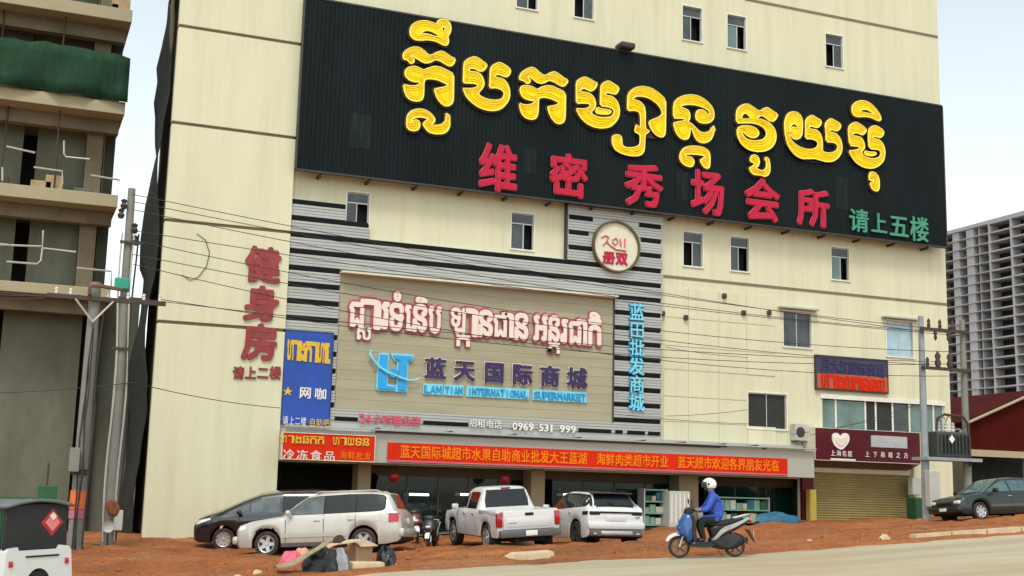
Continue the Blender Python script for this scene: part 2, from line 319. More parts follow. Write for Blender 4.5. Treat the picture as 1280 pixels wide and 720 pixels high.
def ground():
    xs = axis_pts(-14, 46, .3, 1500); ns = np.concatenate([np.arange(-40, 14, 4), np.arange(14, 46, .25), [48,52,58,66,80,110,160,240,400,700,1500]])
    X, Nn = np.meshgrid(xs, ns); d = Nn-edge_n(X)
    inside = np.clip(d/.4, 0, 1)
    Z = terr_np(X, Nn) + bumps(X, Nn)*np.clip(d/2, 0, 1) + np.where(d > 0, .05*np.exp(-((d-.35)/.3)**2), -.05*np.clip(-d/.3, 0, 1))
    P = [[(float(X[i,j]), float(Nn[i,j])-CD, float(Z[i,j])) for j in range(len(xs))] for i in range(len(ns))]
    o = MB().grid(P).build('ground', ground_mat(), smooth=60); o['kind'] = 'structure'
    xs = axis_pts(-14, 46, .15, 1500); ts = np.concatenate([np.linspace(0, 1, 16)])
    P = []
    for t in ts:
        e = edge_n(xs); nn = e+.06-(1-t)*(e-2.0)
        z = terr_np(xs, nn)+.004-.03*np.clip((nn-e+.15)/.2, 0, 1)
        P.append([(float(x), float(a)-CD, float(b)) for x, a, b in zip(xs, nn, z)])
    o = MB().grid(P).build('road', road_mat(), smooth=60); o['kind'] = 'structure'
ground()
def gz(x, y): return ground_z(x, y)
def clods():
    g = random.Random(21); N_ = 5200; rs = np.random.RandomState(4); X = rs.uniform(-6, 36, N_); Nn = edge_n(X)+.1+np.abs(rs.normal(0, 1, N_))*5.0; ok = Nn < 42; X, Nn = X[ok], Nn[ok]
    Z = terr_np(X, Nn)+bumps(X, Nn)*np.clip((Nn-edge_n(X))/2, 0, 1); S = .012+.05*rs.power(.35, len(X))**2
    m = MB(); base = [(1,0,0),(-.5,.87,0),(-.5,-.87,0),(.5,.5,.7),(-.7,.1,.8),(.3,-.6,.6)]; fs = [(0,1,3),(1,4,3),(1,2,4),(2,5,4),(2,0,5),(0,3,5),(3,4,5)]
    for x, n, z, k in zip(X.tolist(), Nn.tolist(), Z.tolist(), S.tolist()):
        a = g.uniform(0, 6.3); c, d = math.cos(a)*k*g.uniform(.7,1.4), math.sin(a)*k
        m.add([(x+p*c-q*d, n-CD+p*d+q*c, z-.01+w*k*1.1) for p, q, w in base], fs)
    o = m.build('loose_clods', mat('clod', (.36,.115,.028), .95, var=.45, scale=2.5)); tag(o, 'loose orange clods and pebbles scattered over the dirt', 'gravel', kind='stuff')
clods()
def terr_frame(x, y, heading):           # matrix: x forward along heading, z along the ground normal
    e = .8; gx = (gz(x+e, y)-gz(x-e, y))/(2*e); gy = (gz(x, y+e)-gz(x, y-e))/(2*e)
    up = Vector((-gx, -gy, 1)).normalized(); f = Vector((math.cos(heading), math.sin(heading), 0)); f = (f-up*f.dot(up)).normalized(); l = up.cross(f)
    return Matrix(((f.x, l.x, up.x, x), (f.y, l.y, up.y, y), (f.z, l.z, up.z, gz(x, y)), (0, 0, 0, 1)))
# ------------------------------------------------------------------ lettering
DG = None
def curve_mesh(c):
    o = bpy.data.objects.new('tmp', c); COL.objects.link(o)
    dg = bpy.context.evaluated_depsgraph_get(); me = bpy.data.meshes.new_from_object(o.evaluated_get(dg)); bpy.data.objects.remove(o); bpy.data.curves.remove(c)
    return me
_G = {}
def glyph(ch, bold=.0, res=2):
    k = (ch, bold, res)
    if k not in _G:
        c = bpy.data.curves.new('g', 'FONT'); c.body = ch; c.offset = bold; c.extrude = .5; c.resolution_u = res; c.fill_mode = 'FRONT'
        me = curve_mesh(c); vs = np.array([v.co[:] for v in me.vertices]) if len(me.vertices) else np.zeros((1, 3)); fs = [tuple(p.vertices) for p in me.polygons]
        bpy.data.meshes.remove(me); _G[k] = (vs, fs)
    return _G[k]
def put_glyph(mb, ch, x0, x1, z0, z1, yf, dep, bold=.02, box='em', res=2):
    vs, fs = glyph(ch, 0, res); db = min(bold, .07)
    if box == 'em': a, b, c, d = .02, .98, -.1, .86
    else: a, b = vs[:,0].min(), vs[:,0].max(); c, d = vs[:,1].min(), vs[:,1].max()
    X = x0+(vs[:,0]-a)/(b-a)*(x1-x0); Z = z0+(vs[:,1]-c)/(d-c)*(z1-z0); Y = yf+(.5-vs[:,2])*dep
    kx, kz = (x1-x0)/(b-a)*db, (z1-z0)/(d-c)*db
    for q, (ux, uz) in enumerate((((-1,-1),(1,-1),(-1,1),(1,1),(1.35,0),(-1.35,0),(0,1.35),(0,-1.35)) if z1-z0 > .9 else ((-1,-1),(1,-1),(-1,1),(1,1))) if bold > 0 else ((0,0),)):
        mb.add(list(zip((X+ux*kx).tolist(), (Y-.0011*q).tolist(), (Z+uz*kz).tolist())), fs)
def letter(ch, rect, yf, dep, m, parent, bold=.02, box='em', name='letter', res=2):
    b = MB(); put_glyph(b, ch, *rect, yf, dep, bold, box, res); return b.build(name, m, parent)
def text_row(s, px0, py0, px1, py1, h, Y, dep, m, parent, bold=.02, gapf=.12, name='letter', box='em', join=False, cw=None):
    """characters along the line from (px0,py0) to (px1,py1) (photo positions of the row's mid line), h = height in m"""
    a = F(px0, py0, Y); b = F(px1, py1, Y); n = len(s); w = (b[0]-a[0])/n; J = MB()
    for i, ch in enumerate(s):
        if ch == ' ': continue
        gq = .7 if ch == '1' and box == 'bbox' else gapf
        x0 = a[0]+w*(i+gq/2); x1 = a[0]+w*(i+1-gq/2); t = (i+.5)/n; zc = a[1]+(b[1]-a[1])*t
        if join: put_glyph(J, ch, x0, x1, zc-h/2, zc+h/2, Y-dep, dep, bold, box)
        else: letter(ch, (x0, x1, zc-h/2, zc+h/2), Y-dep, dep, m, parent, bold, box, name)
    if join: J.build(name, m, parent)
def chaikin(p, k=2):
    for _ in range(k):
        q = []
        for i in range(len(p)):
            a, b = p[i], p[(i+1) % len(p)]; q += [(a[0]*.78+b[0]*.22, a[1]*.78+b[1]*.22), (a[0]*.22+b[0]*.78, a[1]*.22+b[1]*.78)]
        p = q
    return p
def poly_curve(loops, extrude, offset=0):
    c = bpy.data.curves.new('p', 'CURVE'); c.dimensions = '2D'; c.fill_mode = 'BOTH'; c.extrude = extrude; c.offset = offset
    for l in loops:
        s = c.splines.new('POLY'); s.points.add(len(l)-1); s.use_cyclic_u = True
        for pt, (x, z) in zip(s.points, l): pt.co = (x, z, 0, 1)
    me = curve_mesh(c); vs = [v.co[:] for v in me.vertices]; fs = [tuple(p.vertices) for p in me.polygons]; bpy.data.meshes.remove(me); return vs, fs
# ------------------------------------------------------------------ main building
XL = F(200, 340)[0]; XR = .5*(F(1170, 60)[0]+F(1189, 450)[0]); ZT = 27.0
XP = .5*(F(381, 20, -.35)[0]+F(350, 480, -.35)[0])        # right edge of the pale tower at the left
bld = thing('shopping_building', 'large cream shopping building with striped grey cladding and many signs', 'building', ((XL+XR)/2, 0, gz(20, 0)))
ZB = -1.2
WIN = []    # (px rect, kind)
for r in [(646,-30,672,11),(718,-20,742,23),(853,9,877,51),(909,20,932,61),(1032,44,1053,84)]: WIN.append((r, 'slide'))
for r in [(433,241,461,286),(639,267,667,312),(854,291,878,333),(913,297,936,339),(1039,310,1061,350)]: WIN.append((r, 'slide'))
WIN += [((979,390,1014,434),'pair'),((1108,402,1141,446),'blue'),((935,492,983,536),'dark')]
HOL = [FR(*r) for r, k in WIN]
RIB = (F(1028,515)[0], XR-.35, F(1110,545)[1], F(1110,503)[1])        # ribbon window
SHOP = (XP-.1, F(1000,620)[0], ZB, F(740,590)[1]); SHUT = (F(1016,620)[0], F(1139,620)[0], ZB, F(1075,592)[1])
holes = HOL+[RIB, SHOP, SHUT]
def wall_holes(x0, x1, z0, z1, holes, y, dep, mb):
    xs = sorted(set([x0, x1]+[v for h in holes for v in h[:2] if x0 < v < x1])); zs = sorted(set([z0, z1]+[v for h in holes for v in h[2:] if z0 < v < z1]))
    for i in range(len(xs)-1):
        for j in range(len(zs)-1):
            cx, cz = (xs[i]+xs[i+1])/2, (zs[j]+zs[j+1])/2
            if any(h[0] < cx < h[1] and h[2] < cz < h[3] for h in holes): continue
            mb.add([(xs[i],y,zs[j]),(xs[i+1],y,zs[j]),(xs[i+1],y,zs[j+1]),(xs[i],y,zs[j+1])], [(0,1,2,3)])
    for h in holes:
        a, b, c, d = h
        for q in ([(a,y,c),(a,y+dep,c),(a,y+dep,d),(a,y,d)], [(b,y,c),(b,y,d),(b,y+dep,d),(b,y+dep,c)], [(a,y,d),(a,y+dep,d),(b,y+dep,d),(b,y,d)], [(a,y,c),(b,y,c),(b,y+dep,c),(a,y+dep,c)]): mb.add(q, [(0,1,2,3)])
m = MB(); wall_holes(XP-.4, XR, ZB, ZT, holes, 0, .18, m)
m.add([(XR,0,ZB),(XR,14,ZB),(XR,14,ZT),(XR,0,ZT)], [(0,1,2,3)]); m.add([(XP-.4,0,ZT),(XR,0,ZT),(XR,14,ZT),(XP-.4,14,ZT)], [(0,1,2,3)])
m.add([(XP+1,14,ZB),(XR,14,ZB),(XR,14,ZT),(XP+1,14,ZT)], [(0,1,2,3)]); m.add([(XP+1,3.7,ZB),(XP+1,14,ZB),(XP+1,14,ZT),(XP+1,3.7,ZT)], [(0,1,2,3)])
m.build('wall', M['wall'], bld)
# solid blocks behind the openings, coloured dark to stand for unlit rooms
for h in HOL+[RIB]: B('room', M['dark'], bld, h[0]-.1, h[1]+.1, .55, 1.6, h[2]-.1, h[3]+.1)
# windows
def window(rect, kind, i):
    a, b, c, d = rect; w = b-a
    e = thing('x', None, None) if False else None
    fr = MB(); t = .05; y0, y1 = -.03, .12
    fr.box(a-t,b+t,y0,-.003,d,d+t); fr.box(a-t,b+t,y0-.02,-.003,c-t,c); fr.box(a-t,a,y0,-.003,c,d); fr.box(b,b+t,y0,-.003,c,d)
    f = fr.build('window', M['frame'], bld)
    k = MB(); s = .035; k.box(a+.002,b-.002,.06,.11,d-s,d-.002); k.box(a+.002,b-.002,.06,.11,c+.002,c+s); k.box(a+.002,a+s,.06,.11,c+s,d-s); k.box(b-s,b-.002,.06,.11,c+s,d-s); k.build('sash', M['alu'], f)
    rnd = random.Random(i)
    if kind == 'slide':
        top = d-(d-c)*.28
        B('transom_pane', M['glass'], f, a+s, b-s, .075, .085, top, d-s)
        B('sash_bar', M['alu'], f, a+s, b-s, .06, .11, top-.02, top+.02)
        if i % 3 == 0: B('pane', M['glassg' if i % 2 else 'glass'], f, a+s, a+w*.55, .09, .10, c+s, top-.02); B('sash_bar', M['alu'], f, a+w*.55, a+w*.6, .08, .11, c+s, top-.02)
        elif i % 3 == 1: B('pane', M['glass'], f, a+w*.55, b-s, .09, .10, c+s, top-.02); B('sash_bar', M['alu'], f, a+w*.5, a+w*.55, .08, .11, c+s, top-.02)
        else:
            B('pane', M['glass'], f, a+s, a+w*.48, .09, .10, c+s, top-.02); B('sash_bar', M['alu'], f, a+w*.46, a+w*.5, .08, .11, c+s, top-.02)
    else:
        g = {'pair': 'glass', 'blue': 'glassb', 'dark': 'dark'}[kind]
        B('pane', M[g], f, a+s, a+w*.5-.02, .075, .085, c+s, d-s); B('pane', M[g], f, a+w*.5+.02, b-s, .085, .095, c+s, d-s); B('sash_bar', M['alu'], f, a+w*.5-.02, a+w*.5+.02, .06, .11, c+s, d-s)
        if kind != 'dark': B('awning', M['slat'], f, a-.25, b+.25, -.30, -.004, d+.09, d+.15)
for i, ((r, k), h) in enumerate(zip(WIN, HOL)): window(h, k, i)
# ribbon window over the maroon shop
a, b, c, d = RIB; f = MB(); f.box(a-.1,b+.05,-.05,-.003,d,d+.18); f.box(a-.1,b+.05,-.08,-.003,c-.1,c); f = f.build('window', M['frame'], bld)
cuts = [1028,1046,1083,1096,1117,1138,1168,1187]; gl = ['glassg','glassg','dark','dark','glass','glassg','glassg']
for i in range(7):
    x0, x1 = F(cuts[i],518)[0], min(F(cuts[i+1],518)[0], b); 
    if x1-x0 < .1: continue
    B('pane', M[gl[i]], f, x0+.04, x1-.04, .09, .10, c+.04, d-.04); B('mullion', M['frame'], f, x1-.04, x1+.03 if x1 < b-.1 else x1-.004, .05, .12, c, d)
# brown joints of the main wall
for (p, q) in [((931,-1),(1172,46)), ((829,347),(1187,379))]:
    a = F(*p); b = F(*q); zc = (a[1]+b[1])/2; B('joint_strip', M['joint'], bld, a[0], XR-.01, -.025, -.003, zc-.05, zc+.05)
# cream tower at the left: panels with recessed joints
zj = [F(300,y,-.35)[1] for y in (43.5, 163.5, 284, 409)]; zs = [ZT]+zj+[ZB]
tw = MB(); tw.box(XL+.06, XP-.05, -.28, 3.6, ZB, ZT-.05); tw.build('tower_core', M['joint'], bld)
for i in range(5):
    z1, z0 = zs[i]-(.055 if i else 0), zs[i+1]+(.055 if i < 4 else 0)
    B('wall_panel', M['wallr'], bld, XL, XP, -.35, -.02, z0, z1, .012)
# thin tiled panel field
XC = [F(p,460)[0] for p in (829,860,898,933,969)]; ZC = [F(898,y)[1] for y in (364,402,437,466,499,530,556)]
for i in range(4):
    for j in range(6):
        if i == 3 and j in (3, 4) : 
            pass
        B('facade_tile', M['wallr'], bld, XC[i]+.018, XC[i+1]-.018, -.028, -.003, ZC[j+1]+.018, ZC[j]-.018) if not (i == 3 and j in (3, 4)) else B('facade_tile', M['wallr'], bld, XC[i]+.018, FR(935,492,983,536)[0]-.09, -.028, -.003, ZC[j+1]+.018, ZC[j]-.018) if FR(935,492,983,536)[0]-.09 > XC[i]+.1 else None
# striped cladding
z5 = F(363,334,-.2)[1]; z8 = F(363,397,-.2)[1]; dz = (z5-z8)/3; 
def zk(k): return z5-(k-5)*dz
YC = -.2
x_l, x_r = XP+.005, F(827,440,YC)[0]; x_pl, x_pr = F(422,430,YC)[0], F(765,450,YC)[0]; x_b = F(709,300,YC)[0]
st = .085                                # half slot height
def slat(x0, x1, k, z0=None, z1=None):
    z1 = zk(k)-st if z1 is None else z1; z0 = zk(k+1)+st if z0 is None else z0
    n = 4; P = []; h = (z1-z0)/n; m_ = MB()
    pr = [(z0, .0)]
    for i in range(n): pr += [(z0+h*(i+.12), -.05), (z0+h*(i+.82), -.05), (z0+h*(i+.95), -.028), (z0+h*(i+1), -.028 if i < n-1 else 0)]
    m_.grid([[(x, YC+o, z) for z, o in pr] for x in (x0, x1)])
    m_.add([(x0,YC,z0),(x0,YC,z1),(x0,YC-.04,z1),(x0,YC-.04,z0),(x1,YC,z0),(x1,YC,z1),(x1,YC-.04,z1),(x1,YC-.04,z0)], [(0,1,2,3),(4,5,6,7)])
    m_.build('cladding_slat', M['slat'], bld)
def slotbar(x0, x1, k, th=1.0): 
    m_ = MB(); m_.bbox(x0, x1, YC-.046, YC+.05, zk(k)-st*th, zk(k)+st*th, .03); m_.build('slot_bar', M['slot'], bld)
back = MB(); back.box(x_l, x_r, YC+.0, -.004, zk(14.6), zk(3)+.1); back.box(x_b, x_r, YC, -.004, zk(3)+.1, zk(-1.7)); back.build('cladding_core', M['slat'], bld)
cl = MB(); xs_ = [F(p, 270, YC)[0] for p in (432, 462, 500)]; cl.box(x_l, xs_[0], YC, -.004, zk(2), zk(1)+.1); cl.box(x_l, xs_[1], YC, -.004, zk(3)+.1, zk(2)); cl.build('cladding_core', M['slat'], bld)
slat(x_l, xs_[0], 1); slotbar(x_l+.01, xs_[0]-.02, 1); slat(x_l, xs_[1], 2); slotbar(x_l+.01, xs_[1]-.02, 2)
for k in (3, 4): slat(x_l, x_r, k); 
for k in (3, 4): slotbar(x_l+.01, x_r-.06, k)
slotbar(x_l+.01, x_pl-.03, 5, 1.25); slotbar(x_pl, x_pr, 5, .8); slotbar(x_pr+.05, x_r-.06, 5)
slat(x_b, x_r, -2, z1=zk(-1.72)+.0)
for k in (-1, 0, 1, 2): slat(x_b, x_r, k); 
for k in (-1,): slotbar(x_b+.06, x_r-.06, k)
cx0, cx1 = F(737,310,YC)[0], F(800,310,YC)[0]
for k in (0, 1, 2): slotbar(x_b+.06, cx0-(.05 if k == 1 else -.12), k); slotbar(cx1+(.03 if k == 1 else -.05), x_r-.06, k)
B('cladding_edge', M['steel'], bld, x_b-.05, x_b-.004, YC-.04, -.004, zk(3)+.1, zk(-1.7))
for k in range(5, 14):
    slat(x_l, x_pl-.02, k); slat(x_pr+.02, x_r, k)
    if k > 5: slotbar(x_l+.01, x_pl-.03, k); slotbar(x_pr+.05, x_r-.06, k)
zp0 = F(590,519,YC)[1]; zp1 = zk(5)-st
slat(x_pl-.02, x_pr+.02, 13, z1=zk(13)-st+.0); 
zlow = F(590,531,YC)[1]
slat(x_pl-.02, x_pr+.02, 13.0, z0=zk(14)+st*.9, z1=zp0-.04) if False else None
kk = (z5-zlow)/dz+5                       # slot along the bottom band
for (p, q) in [(417,447),(528,585),(640,648),(722,764),(768,778),(783,806),(809,825)]:
    m_ = MB(); m_.bbox(F(p,530,YC)[0], F(q,530,YC)[0], YC-.06, YC+.03, zlow-st*.9, zlow+st*.9, .03); m_.build('slot_bar', M['slot'], bld)
# beige boarded field behind the market lettering
nb = 14
for i in range(nb):
    z1 = zp1-(zp1-zp0)*i/nb; z0 = zp1-(zp1-zp0)*(i+1)/nb
    B('board', M['boardbeige'], bld, x_pl, x_pr, YC-.055, YC-.004, z0+.006, z1)
B('panel_trim', M['trim'], bld, x_pl-.05, x_pr+.05, YC-.42, YC-.006, zp1+.005, zp1+.07)
B('panel_trim', M['steel'], bld, x_pr+.0, x_pr+.05, YC-.10, YC-.006, zp0, zp1)
# canopy over the shops
zc1 = F(740,552,-1.0)[1]; zc0 = F(740,588,-1.0)[1]; xc1 = F(1018,580,-1.0)[0]; xc0 = XP+.01
xm = F(968,560,-1.0)[0]
cp = B('canopy', mat('canopy_grey_white', (.42,.41,.355), .7, var=.1, scale=1.2, dirt=(.28,.25,.19), dscale=1.2), bld, xc0, xc1, -1.0, -.26, zc0, zc1, .02)
B('canopy_soffit', M['soffit'], cp, xc0+.05, xc1-.05, -.95, 3.0, zc0-.10, zc0-.004) if False else None
B('canopy_strip', M['steel'], bld, F(468,550,-1.0)[0], F(900,560,-1.0)[0], -1.07, -1.004, zc1-.02, zc1+.05)
B('canopy_strip', M['slat'], bld, xc0, xc1-.02, -1.2, -1.006, zc1+.06, zc1+.10)
B('ledge', M['slat'], bld, x_r, xc1, -.25, -.004, zc1+.15, zc1+.24)
for p in (470,560,640,720,800,850,900,940):      # brackets / clamps
    x = F(p,548,-.7)[0]; B('bracket', M['steel'], bld, x-.04, x+.04, -1.1, -.2, zc1+.11, zc1+.15)
# shop interior
zf = gz(15, -.5)+.05; zfr = gz(30, -.5)+.05; x0s, x1s = SHOP[0], SHOP[1]; zt = SHOP[3]
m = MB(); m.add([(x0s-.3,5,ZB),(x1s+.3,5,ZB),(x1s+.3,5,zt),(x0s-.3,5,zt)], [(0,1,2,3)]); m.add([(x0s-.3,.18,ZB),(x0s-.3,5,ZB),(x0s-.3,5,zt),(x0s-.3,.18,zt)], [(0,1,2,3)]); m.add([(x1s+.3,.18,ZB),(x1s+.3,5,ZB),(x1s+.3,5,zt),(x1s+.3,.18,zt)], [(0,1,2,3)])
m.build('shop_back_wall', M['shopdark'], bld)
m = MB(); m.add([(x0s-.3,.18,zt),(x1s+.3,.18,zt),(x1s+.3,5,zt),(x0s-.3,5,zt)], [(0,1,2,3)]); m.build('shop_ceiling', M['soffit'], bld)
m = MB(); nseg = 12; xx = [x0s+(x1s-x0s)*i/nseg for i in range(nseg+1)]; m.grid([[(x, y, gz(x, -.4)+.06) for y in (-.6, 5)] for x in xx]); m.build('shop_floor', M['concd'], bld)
for (p, q) in [(447,463),(664,681),(849,873)]:
    xa, xb = F(p,610,-.1)[0], F(q,610,-.1)[0]; B('pillar', mat('pillar_beige_shaded', (.25,.20,.115), .85, var=.12, scale=1.5, dirt=(.2,.15,.09), dscale=1.5), bld, xa, xb, -.1, .7, ZB, zt-.004)  # beige pillars, canopy shade put into the base colour
# glazed shopfront between the pillars
for (p, q, n_) in [(470,660,5),(690,845,4),(880,996,3)]:
    xa, xb = F(p,610,.9)[0], F(q,610,.9)[0]; g0 = min(gz(xa,-.4), gz(xb,-.4))-.1
    for i in range(n_):
        a_, b_ = xa+(xb-xa)*i/n_, xa+(xb-xa)*(i+1)/n_
        B('shopfront_pane', M['greendark'], bld, a_+.03, b_-.03, .95, .97, g0, zt-.36)
        B('shopfront_mullion', M['steel'], bld, b_-.03, b_+.03, .92, 1.0, g0, zt-.36)
    B('shopfront_rail', M['steel'], bld, xa, xb, .9, 1.02, zt-.36, zt-.30)
    B('shopfront_header', mat('header_shaded_brown', (.085,.062,.032), .85, var=.25, scale=1), bld, xa-.3, xb+.3, .88, .99, zt-.295, zt-.003)  # header board, shade below the canopy darkened into its brown
for (p, w_) in [(515,24),(575,18),(700,14)]:
    xa, xb = F(p-w_/2,618,1.5)[0], F(p+w_/2,618,1.5)[0]; zl = F(p,618,.7)[1]
    tag(MB().bbox(xa, xb, .62, .70, zl-.04, zl+.04, .02).build('strip_light', M['tube']), 'lit white strip light hanging in the dark shop, ' + {515:'left of the three',575:'middle of the three',700:'right of the white pickup'}[p], 'light', 'strip lights in the shopfront')
# dark side post and shutter of the right-hand shop
B('door_post', M['maroon'], bld, F(1001,620,-.05)[0], F(1015,620,-.05)[0], -.15, -.004, ZB, F(1008,592)[1])
a, b, c, d = SHUT; ns = 22; zb_ = gz(33, -.3)-.3
for i in range(ns):
    z0 = zb_+(d-zb_)*i/ns; z1 = zb_+(d-zb_)*(i+1)/ns
    m = MB(); m.add([(x, y, z) for x in (a+.01, b-.01) for y, z in ((.10,z0+.004),(.075,z0+.3*(z1-z0)),(.075,z0+.7*(z1-z0)),(.10,z1-.004),(.14,z1-.004),(.14,z0+.004))], [(0,1,7,6),(1,2,8,7),(2,3,9,8),(3,4,10,9),(4,5,11,10),(5,0,6,11)])
    m.build('shutter_slat', M['shutter'], bld)
B('shutter_pillar', M['wallr'], bld, F(1141,620,-.1)[0], F(1150,620,-.1)[0], -.2, -.004, ZB, d+.4)
# rough left flank of the tower
m = MB(); m.add([(XL+.05,-.2,ZB),(XL+.05,3.6,ZB),(XL+.05,3.6,ZT),(XL+.05,-.2,ZT)], [(0,1,2,3)]); 
fl = MB(); rng = random.Random(3); zz = [ZB+i*.55 for i in range(int((ZT-ZB)/.55)+1)]
pr = []
for z in zz:
    d_ = 6.8-(z-ZB)*.24+.5*math.sin(z*1.3)+rng.uniform(-.5,.5); pr.append((max(1.6, d_), .1+.12*rng.random()))
fl.grid([[(XL-.02-o*.5-(.10*math.sin(y*2+z*1.1)+.10), y*1.0*dd/1.0, z) for y in (0.02,.25,.5,.75,1.0)] for z, (dd, o) in zip(zz, pr)])
ob = fl.build('construction_net', M['dnet'], smooth=30); tag(ob, 'ragged dark construction net hanging on the left flank of the cream building', 'net')
sm_ = ob.modifiers.new('thick', 'SOLIDIFY'); sm_.thickness = .03
# ------------------------------------------------------------------ billboard
YB = -.6
bx0, bx1 = XP+.03, .5*(F(1177,150,YB)[0]+F(1183,300,YB)[0]); bz1 = F(900,85.5,YB)[1]; bz0 = F(830,266,YB)[1]
bb = thing('billboard', 'huge black billboard with yellow lettering across the upper facade', 'billboard', ((bx0+bx1)/2, YB, bz0))
n = int((bx1-bx0)/.16); m = MB(); P = []
for i in range(n+1):
    x = bx0+(bx1-bx0)*i/n
    for j, o in ((0,0),(.3,-.016),(.7,-.016),(1.0,0)):
        if i == n and j: break
        P.append((x+j*.16*.98, o))
m.grid([[(x, YB+o, z) for x, o in P] for z in (bz0, bz1)]); m.build('sheet', M['black'], bb)
m = MB(); m.box(bx0,bx1,YB+.02,YB+.10,bz0,bz1); m.build('backing', M['black'], bb)
for z in (bz0-.03, bz1+.03): B('frame_rail', M['steel'], bb, bx0-.02, bx1+.02, YB-.03, YB+.12, z-.03, z+.03)
for x in (bx0-.03, bx1+.03): B('frame_rail', M['steel'], bb, x-.03, x+.03, YB-.03, YB+.12, bz0, bz1)
for i in range(16):
    x = bx0+(bx1-bx0)*(i+.5)/16; B('bracket', M['steel'], bb, x-.04, x+.04, YB+.11, -.003, bz0-.16, bz0-.07)
    B('bracket', M['steel'], bb, x-.04, x+.04, YB+.11, -.003, bz1+.02, bz1+.09)
x = F(781,63,YB)[0]; MB().bbox(x-.32,x+.32,YB-.35,YB+.3,bz1+.07,bz1+.32,.08).build('floodlight', M['iron'], bb)
for r in [(438,142,463,186),(655,186,670,218),(1045,222,1060,262),(845,215,860,250)]:
    a, b, c, d = FR(*r, YB); B('window_ghost_plate', M['ghost'], bb, a, b, YB-.024, YB-.018, c, d)  # hidden windows showing through the sheet, put in as tinted plates
def L_(ox, oy, s, pts): return [(ox+x/s, oy+y/s) for x, y in pts]
A=(490,15,4.5); Bc=(570,60,8); Cc=(640,75,7.2); D=(750,90,6); Ec=(830,105,6); Fc=(910,120,6.55); Gc=(970,130,8); Hc=(1050,115,5.33)
